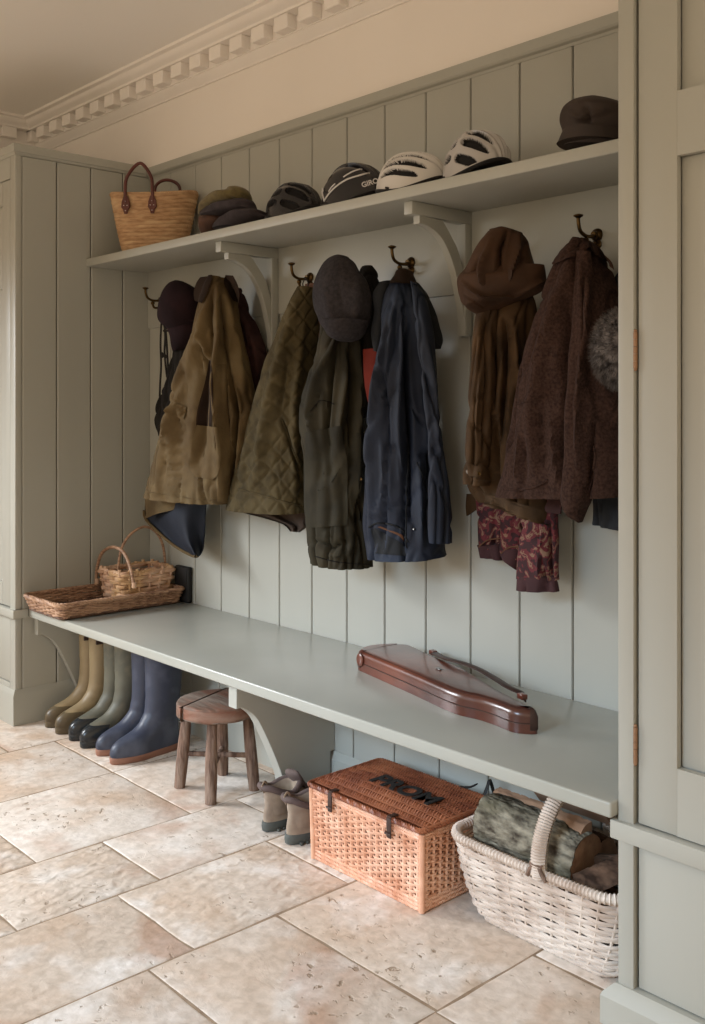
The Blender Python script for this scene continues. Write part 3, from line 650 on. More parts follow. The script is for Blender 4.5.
for pt_, r_ in (([(232, 840), (262, 828), (320, 842), (345, 884)], .003), ([(345, 600), (342, 720), (340, 900)], .002), ([(372, 650), (400, 740), (410, 850)], .0016)): obj('seam', seam(bn, a4(pt_), r_), M['navyk'], nj)
patch('check_lining', bn, a4r([(252, 838, 262, 836), (285, 852, 300, 850), (320, 866, 328, 862), (332, 886, 334, 878)]), M['rust'], nj, lift=.002, thick=.002, nu=6, nv=10)
patch('lining', bn, a4r([(236, 846, 250, 842), (240, 866, 290, 866), (246, 890, 332, 890), (246, 918, 342, 926)]), M['navyk'], nj, lift=.001, thick=.002)
button(bn, *a4([(366, 846)])[0], M['metal'], nj, .004, 'stud')

# --- burgundy patterned scarf, brown waxed coat, waxed hat
def scarf_mat():
    m, t, b = nt('burgundy_paisley'); L = t.links.new; b.inputs['Roughness'].default_value = .85
    tc = N(t, 'ShaderNodeTexCoord'); n1 = N(t, 'ShaderNodeTexNoise', i_Scale=26., i_Detail=3., i_Distortion=1.5); L(tc.outputs['Object'], n1.inputs['Vector'])
    r = N(t, 'ShaderNodeValToRGB'); r.color_ramp.interpolation = 'CONSTANT'; e = r.color_ramp.elements
    e[0].position = 0; e[0].color = (*lin((48, 18, 22)), 1); e[1].position = .46; e[1].color = (*lin((92, 28, 34)), 1)
    for p_, c_ in ((.54, (120, 92, 74)), (.62, (88, 34, 36)), (.66, (52, 20, 23))): x = e.new(p_); x.color = (*lin(c_), 1)
    L(n1.outputs['Fac'], r.inputs[0]); L(r.outputs[0], b.inputs['Base Color'])
    return m
M['paisley'] = scarf_mat(); M['burg'] = mat('burgundy_border', (62, 32, 34), (50, 24, 27), rough=.9, bump=.2)
sc = empty('scarf', (2.15, -.1, .86)); tag(sc, 'burgundy paisley scarf hanging below the brown waxed coat', 'scarf')
for rows, yc in ((b5r([(85, 700, 150, 700), (92, 780, 158, 790), (93, 830, 158, 840), (95, 868, 156, 880)]), -.09), (b5r([(140, 720, 210, 720), (152, 800, 212, 800), (152, 850, 208, 858), (150, 878, 205, 905)]), -.10), (b5r([(190, 700, 300, 700), (205, 800, 292, 800), (200, 880, 292, 880), (195, 945, 296, 950)]), -.125)):
    o = cloth('fold', rows, yc, .022, [M['paisley'], M['burg']], sc, nz=.004, seed=81+yc, nt_=40, ns=60, folds=[(b5([(255, 800), (250, 960)]), 3, .006), (b5([(275, 800), (280, 960)]), 3, -.01)])
for rows, yc in ((b5r([(94, 862, 156, 858), (98, 892, 158, 902)]), -.092), (b5r([(150, 872, 206, 868), (150, 888, 205, 892), (160, 900, 198, 930)]), -.102), (b5r([(194, 940, 297, 938), (192, 974, 299, 980)]), -.128)):
    cloth('border', rows, yc, .025, [M['burg']], sc, nz=.001, nt_=12, ns=50, taper=1, flare=.01)
for pts, yc in (([(96, 868), (120, 850), (156, 846)], -.115), ([(152, 884), (175, 868), (207, 868)], -.125)):
    obj('piping', MB().tube([atY(u, v, yc) for u, v in catmull(b5(pts), 12)], .0022, 6), M['rust'], sc)

wc = empty('waxed_coat', (2.05, -.16, .95)); tag(wc, 'brown waxed coat hanging under the brown wide hat, cuff with a metal stud', 'coat')
f = [(b5([(130, 290), (130, 400), (128, 520)]), 4, -.012), (b5([(160, 300), (165, 420), (150, 600)]), 4, -.02), (b5([(185, 300), (190, 430), (215, 480)]), 4, .014), (b5([(140, 560), (130, 680), (150, 780)]), 5, -.02)]
body = cloth('coat_body', b5r([(112, 236, 230, 236), (102, 275, 240, 270), (96, 340, 238, 330), (86, 440, 228, 430), (80, 540, 222, 540), (76, 620, 226, 620), (72, 700, 275, 700), (100, 752, 282, 818)]), -.13, .07, [M['bwax'], M['dark']], wc, f, nz=.006, seed=91, taper=.7, nt_=100, ns=130)
bw = bvh(body)
slv = cloth('sleeve', b5r([(92, 268, 148, 262), (86, 330, 146, 330), (80, 420, 142, 420), (72, 500, 136, 500), (66, 580, 130, 580), (61, 650, 126, 650), (57, 708, 124, 716)]), -.215, .04, [M['bwax'], M['dark']], wc, [(b5([(75, 560), (110, 580), (125, 620)]), 2.5, -.005), (b5([(100, 300), (95, 450), (85, 600)]), 3, .006), (b5([(118, 300), (118, 460), (108, 640)]), 3, -.006), (b5([(64, 690), (90, 700), (122, 700)]), 1.5, .004)], nz=.004, seed=92, taper=.8, nt_=80, ns=80, power=1.)
bs = bvh(slv)
patch('cuff_tab', bs, b5r([(68, 655, 104, 668), (67, 672, 104, 684), (70, 690, 100, 698)]), M['bwax'], wc, lift=.003, thick=.003, nu=10, nv=8)
button(bs, *b5([(72, 679)])[0], M['metal'], wc, .007, 'stud'); button(bs, *b5([(97, 684)])[0], M['brass'], wc, .006, 'stud')
fl = catmull(b5r([(66, 735, 100, 735), (64, 765, 98, 765), (66, 790, 78, 782)]), 10)
obj('coat_tail', sheet([[atY(lerp(a, c_, j/8), lerp(b_, d_, j/8), -.10) for j in range(9)] for a, b_, c_, d_ in fl], .006), M['bwax'], wc)
patch('hem', bw, b5r([(104, 730, 276, 780), (110, 745, 280, 800), (106, 760, 280, 818)]), M['bwax'], wc, lift=.003, thick=.004)
wh = empty('waxed_hat', atY(497, 315, -.22)); tag(wh, 'creased brown waxed hat with a wide drooping brim, over the brown coat', 'hat')
f = [(b5([(165, 80), (150, 130), (145, 210)]), 3.2, -.016), (b5([(195, 85), (185, 140), (170, 230)]), 3.5, .012), (b5([(130, 100), (105, 170), (110, 230)]), 4, .010), (b5([(212, 110), (205, 170), (170, 225)]), 2.5, -.010), (b5([(60, 190), (110, 220), (170, 235), (235, 225)]), 3, -.008), (b5([(95, 150), (75, 190)]), 2.5, -.007)]
cloth('crown', b5r([(150, 72, 195, 75), (122, 82, 212, 90), (104, 104, 222, 116), (84, 135, 232, 145), (66, 168, 240, 175), (56, 200, 244, 200), (60, 230, 230, 222), (80, 250, 200, 240)]), -.22, .085, [M['bwax2']], wh, f, nz=.005, seed=95, bottom_open=False, power=1., flare=.5, taper=.4, nt_=70, ns=110)
cloth('brim', b5r([(60, 178, 262, 160), (46, 204, 270, 198), (48, 232, 262, 218), (56, 262, 226, 236), (72, 280, 172, 262), (95, 291, 130, 284)]), -.215, .095, [M['bwax2']], wh, [(b5([(55, 205), (110, 245), (180, 245), (255, 205)]), 2.2, .009), (b5([(58, 235), (110, 268), (170, 255)]), 2, -.004)], nz=.003, seed=96, bottom_open=False, power=1., flare=.2, taper=.6, nt_=50, ns=110)

# --- brown tweed jacket, black coat and fur hat at the right
o = cloth('coat', b5r([(480, 140, 530, 140), (440, 200, 560, 205), (410, 330, 570, 335), (400, 470, 570, 475), (380, 640, 560, 645), (372, 808, 545, 835)]), -.085, .055, [M['navyk']], nz=.006, seed=101)
tag(o, 'dark blue-black coat behind the brown tweed jacket, against the right cupboard', 'coat')
tj = empty('tweed_jacket', (2.42, -.16, .98)); tag(tj, 'dark brown tweed jacket hanging nearest the right cupboard', 'jacket')
f = [(b5([(350, 110), (352, 230), (348, 330)]), 3, -.012), (b5([(358, 120), (368, 240), (362, 380), (348, 500), (345, 700)]), 5, .014), (b5([(335, 120), (290, 260), (250, 400), (235, 560), (240, 700)]), 7, .012), (b5([(322, 250), (312, 400), (318, 560), (310, 700)]), 6, -.020),
     (b5([(225, 500), (205, 620), (190, 720)]), 4, .010), (b5([(248, 500), (255, 620), (262, 720)]), 4, -.006), (b5([(272, 500), (288, 600), (290, 700)]), 3.5, .010), (b5([(385, 560), (375, 700), (350, 800)]), 3, -.018), (b5([(398, 300), (410, 480)]), 5, .008)]
body = cloth('coat_body', b5r([(332, 98, 380, 100), (310, 130, 402, 130), (282, 190, 436, 190), (255, 260, 460, 260), (228, 350, 478, 350), (208, 430, 490, 430), (192, 520, 494, 520), (172, 610, 494, 610), (158, 680, 490, 680), (148, 738, 480, 740)]), -.18, .095, [M['tweed'], M['maroon']], tj, f, nz=.005, seed=111, flare=.3, taper=.4, nt_=110, ns=150)
btw = bvh(body)
patch('collar', btw, b5r([(350, 96, 354, 96), (316, 118, 372, 114), (288, 148, 350, 138), (284, 166, 300, 158)]), M['tweed'], tj, lift=.008, thick=.006)
patch('collar', btw, b5r([(356, 96, 362, 96), (366, 112, 392, 122), (376, 134, 428, 152), (418, 162, 436, 176)]), M['tweed'], tj, lift=.008, thick=.006)
for pt_, r_ in (([(196, 510), (225, 502), (255, 488)], .0018), ([(158, 722), (200, 724), (240, 716), (270, 700)], .003), ([(385, 590), (388, 650), (372, 720), (350, 770)], .003)): obj('seam', seam(btw, b5(pt_), r_), M['tweed'], tj)
fl = catmull(b5r([(270, 702, 300, 706), (275, 735, 305, 735), (262, 768, 302, 770), (265, 780, 300, 786)]), 12)
obj('sleeve_lining', sheet([[atY(lerp(a, c_, j/8), lerp(b_, d_, j/8), -.17) for j in range(9)] for a, b_, c_, d_ in fl], .006), M['maroon'], tj)
fl = catmull(b5r([(152, 735, 272, 708), (168, 752, 274, 740), (190, 764, 270, 768), (230, 774, 262, 778)]), 12)
obj('inner_hem', sheet([[atY(lerp(a, c_, j/12), lerp(b_, d_, j/12), -.125) for j in range(13)] for a, b_, c_, d_ in fl], .006), M['maroon'], tj)
cloth('sleeve', b5r([(342, 128, 376, 128), (338, 190, 384, 190), (334, 280, 384, 280), (328, 380, 382, 380), (324, 470, 380, 475), (318, 540, 378, 540), (312, 620, 380, 620), (306, 700, 384, 700), (302, 750, 380, 750), (318, 786, 370, 775), (345, 806, 355, 806)]), -.245, .042, [M['tweed']], tj, [(b5([(352, 160), (350, 330), (345, 480), (338, 640)]), 3, .007), (b5([(372, 200), (368, 400), (360, 560)]), 2.5, -.008)], nz=.005, seed=113, bottom_open=False, nt_=100, ns=80, taper=.3)
# fur hat: a body with short tufts
fb_ = MB(); cen = atY(b5([(450, 370)])[0][0], b5([(450, 370)])[0][1], -.295); rx, ry, rz = .080, .050, .098
fb_.ball(cen, (rx*.86, ry*.86, rz*.9), 16)
rnd = random.Random(4)
for _ in range(5200):
    a = rnd.uniform(0, 2*PI); zz = rnd.uniform(-1, 1); s_ = math.sqrt(1-zz*zz); n = Vector((s_*math.cos(a), s_*math.sin(a), zz))
    p = cen+Vector((n.x*rx*.86, n.y*ry*.86, n.z*rz*.9)); d = (n+Vector((rnd.uniform(-.5, .5), rnd.uniform(-.5, .5), rnd.uniform(-.8, .3)))).normalized()
    L_ = rnd.uniform(.010, .020); t_ = d.orthogonal().normalized()*.0007
    fb_.add([p-t_, p+t_, p+d*L_+Vector((0, 0, -.003))], [(0, 1, 2)])
o = obj('fur_hat', fb_, M['fur'], recalc=False); tag(o, 'shaggy grey fur hat hanging against the right cupboard, on the tweed jacket', 'hat')
# ------------------------------------------------------------------ wicker helpers
def rrect(hx, hy, r, n=400):
    """closed rounded rectangle, equal arc steps: list of (x, y, nx, ny)"""
    r = min(r, hx*.999, hy*.999); L1, L2, A = 2*(hx-r), 2*(hy-r), PI*r/2; tot = 2*(L1+L2)+4*A; out = []
    for i in range(n):
        s = i/n*tot
        for (L_, kind, k) in ((L1, 's', 0), (A, 'c', 0), (L2, 's', 1), (A, 'c', 1), (L1, 's', 2), (A, 'c', 2), (L2, 's', 3), (A, 'c', 3)):
            if s <= L_:
                if kind == 's':
                    p = [(-hx+r+s, -hy, 0, -1), (hx, -hy+r+s, 1, 0), (hx-r-s, hy, 0, 1), (-hx, hy-r-s, -1, 0)][k]
                else:
                    a = s/r+(-PI/2+k*PI/2); c = [(hx-r, -hy+r), (hx-r, hy-r), (-hx+r, hy-r), (-hx+r, -hy+r)][k]
                    p = (c[0]+r*math.cos(a), c[1]+r*math.sin(a), math.cos(a), math.sin(a))
                out.append(p); break
            s -= L_
        else: out.append((-hx+r, -hy, 0, -1))
    return out
def weave(mb, cx, cy, dims, zf, rows, stakes, r, amp, rs, mi=0, mi2=0, M=None, flat=.75, rad=.04, jit=.0006, two=1, zrim=None, seed=1, h0=0.):
    """dims(h)->(hx, hy), zf(h)->z.  rows of strands going in and out of upright stakes"""
    rn = random.Random(seed); n = stakes*4
    def at(h, i):
        hx, hy = dims(h); c = at.cache.get(h)
        if c is None: c = at.cache[h] = rrect(hx, hy, min(hx, hy)*rad if rad <= 1 else min(hx, hy), n)
        return c[i % n]
    at.cache = {}
    for k in range(rows):
        h = h0+(1-h0)*(k+.5)/rows; pts = []; j = rn.uniform(-jit, jit); rk = r*rn.uniform(.88, 1.12)
        for i in range(n+1):
            x, y, nx, ny = at(h, i); ph = math.cos(PI*(i/4)+PI*(k//two))
            o = amp*ph+jit*noise.noise(Vector((i*.21, k*3.1, seed)))*2
            z = zf(h)+j+jit*2*noise.noise(Vector((i*.05, k*2.7, seed+5)))
            if zrim: z += zrim(x/dims(h)[0], y/dims(h)[1])*h
            pts.append((cx+x+nx*o, cy+y+ny*o, z))
        mb.tube(pts, rk, 5, mi, cap=False, M=M)
    for s_ in range(stakes):
        pts = []
        for q in range(13):
            h = h0+(1-h0)*q/12; x, y, nx, ny = at(h, s_*4+0)
            z = zf(h)+(zrim(x/dims(h)[0], y/dims(h)[1])*h if zrim else 0)
            pts.append((cx+x, cy+y, z))
        mb.tube(pts, rs, 5, mi2, cap=False, M=M)
    return mb
def rope(mb, pts, r, twist, mi=0, n=5, strands=3, rr=.5, closed=True, M=None):
    """a plaited border: strands twisted round a path"""
    P = [Vector(p) for p in pts]; N_ = len(P)
    for s in range(strands):
        q = []
        for i in range(N_+(1 if closed else 0)):
            p = P[i % N_]; t = (P[(i+1) % N_]-P[(i-1) % N_]) if closed else (P[min(i+1, N_-1)]-P[max(i-1, 0)])
            t.normalize(); a = Vector((0, 0, 1)); a = (a-t*a.dot(t)).normalized() if abs(t.z) < .98 else Vector((1, 0, 0)); b = t.cross(a)
            an = 2*PI*(i/N_*twist+s/strands); q.append(p+(a*math.cos(an)+b*math.sin(an))*r*rr)
        mb.tube(q, r*.62, n, mi, cap=not closed, M=M)
    return mb
def text_mesh(s, size, depth, bold=.0):
    cu = bpy.data.curves.new('lettering', 'FONT'); cu.body = s; cu.size = size; cu.extrude = depth; cu.offset = bold; cu.align_x = 'CENTER'; cu.align_y = 'CENTER'
    o = bpy.data.objects.new('lettering', cu); C.objects.link(o); bpy.context.view_layer.update()
    me = bpy.data.meshes.new_from_object(o.evaluated_get(bpy.context.evaluated_depsgraph_get()))
    mb = MB(); mb.add([v.co.copy() for v in me.vertices], [tuple(p.vertices) for p in me.polygons])
    bpy.data.objects.remove(o); bpy.data.curves.remove(cu); return mb
def xform(mb, M_): mb.v = [tuple(M_ @ Vector(p)) for p in mb.v]; return mb
M['straw'] = mat('palm_straw', (186, 150, 112), (158, 122, 86), scale=30, rough=.7, bump=.3, bscale=120, stretch=(1, 1, 4), col3=(196, 164, 126), sc3=12)
M['handle'] = mat('oxblood_leather', (88, 36, 26), (70, 26, 20), rough=.35, bump=.1)
M['olive'] = mat('olive_cap_cloth', (102, 90, 52), (84, 72, 42), scale=60, rough=.9, bump=.3, sheen=.2)
M['bcap'] = mat('brown_cap_cloth', (88, 58, 42), (64, 44, 36), scale=14, rough=.9, bump=.3)
M['nvcap'] = mat('slate_cap_cloth', (56, 48, 52), (44, 38, 42), scale=40, rough=.9, bump=.3)
M['dkcap'] = mat('dark_brown_hat_cloth', (50, 36, 26), (38, 27, 20), scale=10, rough=.75, bump=.3, bscale=30)
M['hblack'] = mat('black_helmet_shell', (30, 28, 30), rough=.22, bump=0)
M['hfoam'] = mat('helmet_foam', (24, 22, 22), rough=.9, bump=.1)
M['hwhite'] = mat('white_helmet_shell', (206, 202, 196), rough=.25, bump=0)
M['hsilver'] = mat('silver_helmet_shell', (176, 172, 168), rough=.25, bump=0)
M['wicker'] = mat('brown_wicker', (184, 148, 120), (122, 88, 66), scale=40, rough=.6, bump=.2, stretch=(1, 1, 3), col3=(184, 148, 120), sc3=9)
M['wickerd'] = mat('dark_wicker_inside', (112, 82, 64), (84, 60, 46), scale=22, rough=.7, bump=.2)
M['chip'] = mat('split_wood_weave', (226, 192, 164), (176, 134, 106), scale=12, rough=.6, bump=.2, col3=(214, 178, 128), sc3=8)
M['cane'] = mat('honey_wicker', (226, 174, 142), (204, 146, 114), scale=18, rough=.5, bump=.15, col3=(234, 190, 162), sc3=7)
M['caned'] = mat('reddish_wicker', (142, 82, 54), (108, 56, 36), scale=16, rough=.42, bump=.15, col3=(158, 96, 64), sc3=6)
M['pale'] = mat('pale_weathered_wicker', (214, 198, 184), (184, 164, 148), scale=16, rough=.65, bump=.15, col3=(222, 210, 198), sc3=6)
M['bark'] = mat('log_bark', (150, 142, 124), (62, 54, 45), scale=48, rough=.95, bump=1., bscale=26, bdist=.03, spec=.2, col3=(104, 98, 80), sc3=14, stretch=(.5, 1, 1))
M['bark2'] = mat('brown_bark', (110, 86, 70), (52, 38, 30), scale=40, rough=.95, bump=1., bscale=24, bdist=.025, spec=.2, stretch=(.4, 1, 1))
M['split'] = mat('split_log_wood', (168, 132, 104), (128, 94, 72), scale=9, rough=.85, bump=.4, bscale=18, stretch=(.3, 3, 3))
M['wtan'] = mat('khaki_rubber', (142, 124, 92), (124, 106, 78), scale=5, rough=.5, bump=.05, col3=(160, 140, 104), sc3=8)
M['wtand'] = mat('brown_rubber_toe', (98, 84, 60), (80, 68, 48), rough=.4, bump=.03)
M['wgreen'] = mat('muddy_green_rubber', (98, 96, 82), (76, 76, 66), scale=7, rough=.55, bump=.1, col3=(122, 114, 94), sc3=10)
M['wblack'] = mat('black_rubber', (36, 42, 46), (28, 32, 36), rough=.25, bump=.03)
M['wnavy'] = mat('navy_rubber', (60, 66, 84), (46, 52, 68), scale=5, rough=.45, bump=.05, col3=(84, 90, 106), sc3=9)
M['terra'] = mat('terracotta_sole', (156, 112, 92), (132, 92, 74), rough=.6, bump=.15)
M['suede'] = mat('taupe_suede', (150, 132, 112), (126, 108, 92), scale=20, rough=.9, bump=.3, sheen=.2)
M['shoe2'] = mat('brown_shoe_collar', (98, 82, 76), (76, 60, 56), scale=20, rough=.85, bump=.3)
M['shoesole'] = mat('grey_shoe_sole', (88, 90, 84), (66, 68, 64), rough=.8, bump=.2)
M['white'] = mat('white_print', (206, 202, 200), rough=.4, bump=0)

# ------------------------------------------------------------------ things on the hat shelf
ZS = 1.8999
def localM(p, ang): return Matrix.Translation(p) @ Matrix.Rotation(ang, 4, 'Z')
def straw_bag():
    p = atY(154, 215, -.165); p.z = ZS; r = tag(empty('straw_basket', p), 'straw market basket with two oxblood leather handles on the left end of the shelf', 'basket')
    Mx = localM(p, CTH-.10); b = MB(); rings = []; inner = []
    nz_ = 120; H = .235
    for i in range(nz_+1):
        t = i/nz_; a = lerp(.125, .183, t**.8); c_ = lerp(.062, .088, t); ring = []; rin = []
        for j in range(110):
            th = 2*PI*j/110; bump = .0028*abs(math.sin(t*PI*15))+.0012*math.sin(th*60+(i//8)*1.6)
            sx = math.copysign(abs(math.cos(th))**.85, math.cos(th)); z = .002+t*H+t*.016*(math.cos(th)**2)-t*t*.004*math.sin(th*3)
            z -= .0*t
            rr = 1+.01*noise.noise(Vector((math.cos(th)*2, math.sin(th)*2, t*2)))
            ring.append((a*sx*rr+bump*math.cos(th), c_*math.sin(th)*rr+bump*math.sin(th), z)); rin.append((a*sx*.955, c_*math.sin(th)*.93, z))
        rings.append(ring); inner.append(rin)
    rings += inner[::-1][:80]
    b.loft(rings, True, M=Mx); obj('basket_body', b, M['straw'], r)
    b = MB(); rope(b, [((lerp(.125, .183, 1)-.004)*math.copysign(abs(math.cos(2*PI*j/120))**.85, math.cos(2*PI*j/120)), .084*math.sin(2*PI*j/120), .002+H+.016*(math.cos(2*PI*j/120)**2)) for j in range(120)], .0055, 40, M=Mx)
    obj('rim', b, M['straw'], r)
    for s, x0 in ((-1, -.035), (1, .03)):
        y = s*.088; b = MB()
        top = H+.125-(.035 if s > 0 else 0)
        pts = catmull([(x0-.055, y-s*.001, H-.05), (x0-.056, y+s*.004, H+.01), (x0-.048, y+s*.0, H+.07), (x0, y-s*.012, top), (x0+.048, y+s*.0, H+.07), (x0+.056, y+s*.004, H+.01), (x0+.055, y-s*.001, H-.05)], 40)
        b.tube(pts, .0068, 9, M=Mx); h = obj('handle', b, M['handle'], r)
        for sx in (-.055, .055):
            b = MB(); pl = [(-.008, .035), (.008, .035), (.016, .012), (.018, -.01), (.010, -.02), (.006, -.036), (-.006, -.036), (-.010, -.02), (-.018, -.01), (-.016, .012)]
            b.prism([(x0+sx+q[0], H-.045+q[1]) for q in pl], 'y', s*.0845, s*.093, .001, seg=1, M=Mx @ Matrix.Rotation(0, 4, 'X')); obj('leather_tab', b, M['handle'], h)
            b = MB()
            for dx, dz in ((-.007, -.003), (.007, -.003), (0, -.024), (0, .014)): b.ball((x0+sx+dx, s*.0938, H-.045+dz), .0022, 5, M=Mx)
            obj('stitch', b, M['white'], h)
straw_bag()
s7 = crr(180, 175, 7.833)
def cap_blob(label, rows, Yc, dd, m, folds=(), **k):
    r = tag(empty('flat_cap', (atY((rows[-1][0]+rows[-1][2])/2, rows[-1][1], Yc).x, Yc, ZS)), label, 'cap')
    cloth('crown', rows, Yc, dd, [m], r, folds, nz=.003, bottom_open=False, power=.95, flare=.4, taper=.5, nt_=40, ns=80, thick=.002, **k); return r
r = cap_blob('slate grey flat cap lying flat on the shelf beside the stacked caps', s7([(430, 292, 640, 270), (410, 305, 690, 285), (360, 340, 700, 300), (300, 375, 690, 325), (260, 420, 640, 360), (260, 450, 600, 400)]), -.215, .07, M['nvcap'])
r = cap_blob('brown flat cap at the bottom of the cap stack', s7([(210, 330, 330, 320), (160, 345, 400, 330), (142, 380, 440, 350), (140, 420, 420, 380), (150, 455, 380, 420), (170, 480, 340, 460)]), -.225, .065, M['bcap'])
r = cap_blob('dark plum-grey flat cap in the middle of the cap stack', s7([(440, 205, 580, 195), (350, 235, 603, 215), (230, 275, 606, 245), (160, 320, 590, 268), (160, 345, 480, 300), (200, 365, 380, 330)]), -.225, .072, M['nvcap'], [])
r = cap_blob('olive green flat cap on top of the cap stack', s7([(415, 102, 520, 100), (378, 118, 552, 116), (350, 148, 568, 145), (260, 175, 572, 175), (195, 215, 560, 200), (155, 260, 490, 225), (138, 300, 370, 268), (150, 322, 250, 305)]), -.225, .072, M['olive'], [(cr(180, 175, 7.833)([(365, 150), (420, 190), (520, 190)]), 1.5, -.004), (cr(180, 175, 7.833)([(160, 280), (300, 230), (500, 200)]), 2, .003)])

def helmet(name_label, u, w_px, Yc, ang, shell, foam, L=.25, Wd=.175, H=.145, stripes=False, seed=0, text=None, vents=5, tail=.02, tilt=0., slots=None):
    custom = slots; p = atY(u, 200, Yc); p.z = ZS+.001; r = tag(empty('cycle_helmet', p), name_label, 'helmet')
    Mx = localM(p, ang) @ Matrix.Rotation(tilt, 4, 'Y'); a, b_ = L/2, Wd/2; NU, NV = 320, 120; b = MB(); vs = []; flag = []
    slots = {5: [(0., .085, -.6, .7)]+[(sg*c_, w_*1.2, xa_, xb_) for sg in (-1, 1) for c_, w_, xa_, xb_ in ((.27, .075, -.88, -.05), (.30, .07, .08, .9), (.50, .075, -.88, -.12), (.54, .075, .0, .9), (.74, .055, -.75, .0), (.76, .05, .14, .88))],
             7: [(0., .06, -.7, .85)]+[(sg*c_, w_*1.1, xa_, xb_) for sg in (-1, 1) for c_, w_, xa_, xb_ in ((.20, .055, -.75, .88), (.38, .055, -.75, .88), (.56, .055, -.7, .85), (.73, .05, -.5, .8))]}[vents]
    if custom: slots = custom
    for i in range(NV+1):
        v_ = (i/NV)*PI/2
        for j in range(NU):
            u_ = 2*PI*j/NU; cx_, sy_ = math.cos(u_), math.sin(u_)
            x = cx_*math.cos(v_)**.8; y = sy_*math.cos(v_)**.8; z = math.sin(v_)
            xn, s = x, y/max(.12, math.sqrt(max(0, 1-x*x*.92)))
            X = a*x*(1.0+(tail*3 if x < 0 else 0)*(x*x)); Y_ = b_*y*(1-.12*max(0, x))*(1+.05*max(0, -x)); Z = H*z
            Z += .012*(1-z)*(math.cos(2*u_)*.8+.2)+.012*max(0, -x)*(1-z)*2
            dep = 0.; fl = 0
            for (s0, wd, xa, xb) in slots:
                xm = (xa+xb)/2; xh = (xb-xa)/2; e = ((math.asin(max(-1, min(1, s)))/(PI/2)-s0*(1-.22*xn))/wd)**2+((xn-xm)/xh)**4
                if e < 1 and .12 < z or (e < 1 and abs(xn) > .5 and z > .1): dep = max(dep, min(1, (1-e)*3)); fl = 1 if e < .9 else fl
            if .0 <= z < .22: pass
            n = Vector((X/a**2, Y_/b_**2, Z/H**2+1e-6)).normalized(); rdg = .002*math.cos(s*PI*5.5)
            q = Vector((X, Y_, Z))-n*dep*.016+n*(0 if fl else rdg)
            vs.append(q); st = 0
            if stripes and not fl:
                for c0, c1, wd in ((.45, .62, .035), (.74, .86, .022)):
                    d_ = abs(abs(s)-(c0+(c1-c0)*abs(xn)))
                    if d_ < wd*(1-.6*max(0, -xn)) and xn > -.35: st = 1
                if xn > .93 and .05 < z < .4 and abs(abs(s)-.4) < .2: st = 1
            flag.append((fl, st))
    vs = [Mx @ q for q in vs]; fs = {0: [], 1: [], 2: []}
    for i in range(NV):
        for j in range(NU):
            k = (j+1) % NU; f_ = (i*NU+j, i*NU+k, (i+1)*NU+k, (i+1)*NU+j); c = sum(flag[q][0] for q in f_); c2 = sum(flag[q][1] for q in f_)
            fs[1 if c >= 3 else (2 if c2 >= 3 else 0)].append(f_)
    b.add(vs, fs[0], 0); base = 0
    b.f += fs[1]+fs[2]; b.m += [1]*len(fs[1])+[2]*len(fs[2])
    b.f.append(tuple(range(NU))); b.m.append(1)
    obj('shell', b, [shell, foam, M['white']], r, angle=50)
    b = MB(); pts = []
    for j in range(80):
        u_ = 2*PI*j/80; pts.append((a*math.cos(u_)*(1.0+(tail*3 if math.cos(u_) < 0 else 0))*.99, b_*math.sin(u_)*(1-.12*max(0, math.cos(u_)))*.985, .012*(math.cos(2*u_)*.8+.2)+.006+.02*max(0, -math.cos(u_))))
    b.tube(pts+[pts[0]], .006, 8, cap=False, M=Mx); obj('rim', b, foam, r)
    for sx in (-1, 1):
        b = MB(); b.tube([(.05, sx*b_*.9, .012), (.01, sx*b_*.75, .004), (-.02, sx*b_*.4, .004)], .003, 6, M=Mx); b.tube([(-.06, sx*b_*.85, .012), (-.03, sx*b_*.7, .004), (-.02, sx*b_*.4, .004)], .003, 6, M=Mx); obj('chin_strap', b, M['black'], r)
    return r, Mx, a, b_, H
helmet('plain black cycle helmet beside the stack of flat caps', 293, 51, -.215, PI+.25, M['hblack'], M['hfoam'], L=.205, Wd=.165, H=.128, vents=5, seed=1)
r, Mx, a, b_, H = helmet('black cycle helmet with white stripes and lettering, second from the left', 353, 61, -.215, PI+.12, M['hblack'], M['hblack'], L=.232, Wd=.17, H=.140, stripes=False, vents=5, seed=2, slots=[(0., .07, -.8, .85), (.3, .07, -.8, .8), (-.3, .07, -.8, .8), (.56, .06, .3, .9), (-.56, .06, .3, .9)])
tm = text_mesh('GIRO', .022, .0006, .0006)
hp = atY(373, 180, -.215)
bpy.context.view_layer.update()
sh = [c for c in bpy.data.objects if c.parent == r and c.name.startswith('shell')][0]
pt, nn = on(bvh(sh), 370, 183, -.25, .0012); 
xa = Vector((math.cos(CTH), math.sin(CTH), .30)); xa = (xa-nn*xa.dot(nn)).normalized(); ya = nn.cross(xa)
h8 = cr(310, 160, 7.833); shb = bvh(sh)
for pl, rr_ in (([(98, 222), (104, 270), (116, 322)], .0028), ([(116, 322), (150, 270), (205, 212), (290, 155), (380, 125), (470, 102)], .0028), ([(150, 250), (172, 216), (200, 188)], .0024), ([(265, 135), (300, 112), (350, 88), (410, 72)], .0024)):
    obj('stripe', seam(shb, h8(pl), rr_, n=24, Yd=-.29), M['white'], r)
obj('lettering', xform(tm, Matrix(((xa.x, ya.x, nn.x, pt.x), (xa.y, ya.y, nn.y, pt.y), (xa.z, ya.z, nn.z, pt.z), (0, 0, 0, 1)))), M['white'], r)
helmet('white cycle helmet with slim dark vents, third from the left', 411, 58, -.225, PI+.35, M['hwhite'], M['hfoam'], L=.215, Wd=.16, H=.125, vents=7, seed=3)
helmet('silver-white cycle helmet with large vents, rightmost of the helmets', 475, 72, -.215, PI-.15, M['hsilver'], M['hfoam'], L=.222, Wd=.17, H=.140, vents=5, seed=4, tail=.03)
c3 = crr(430, 80, 3.357)
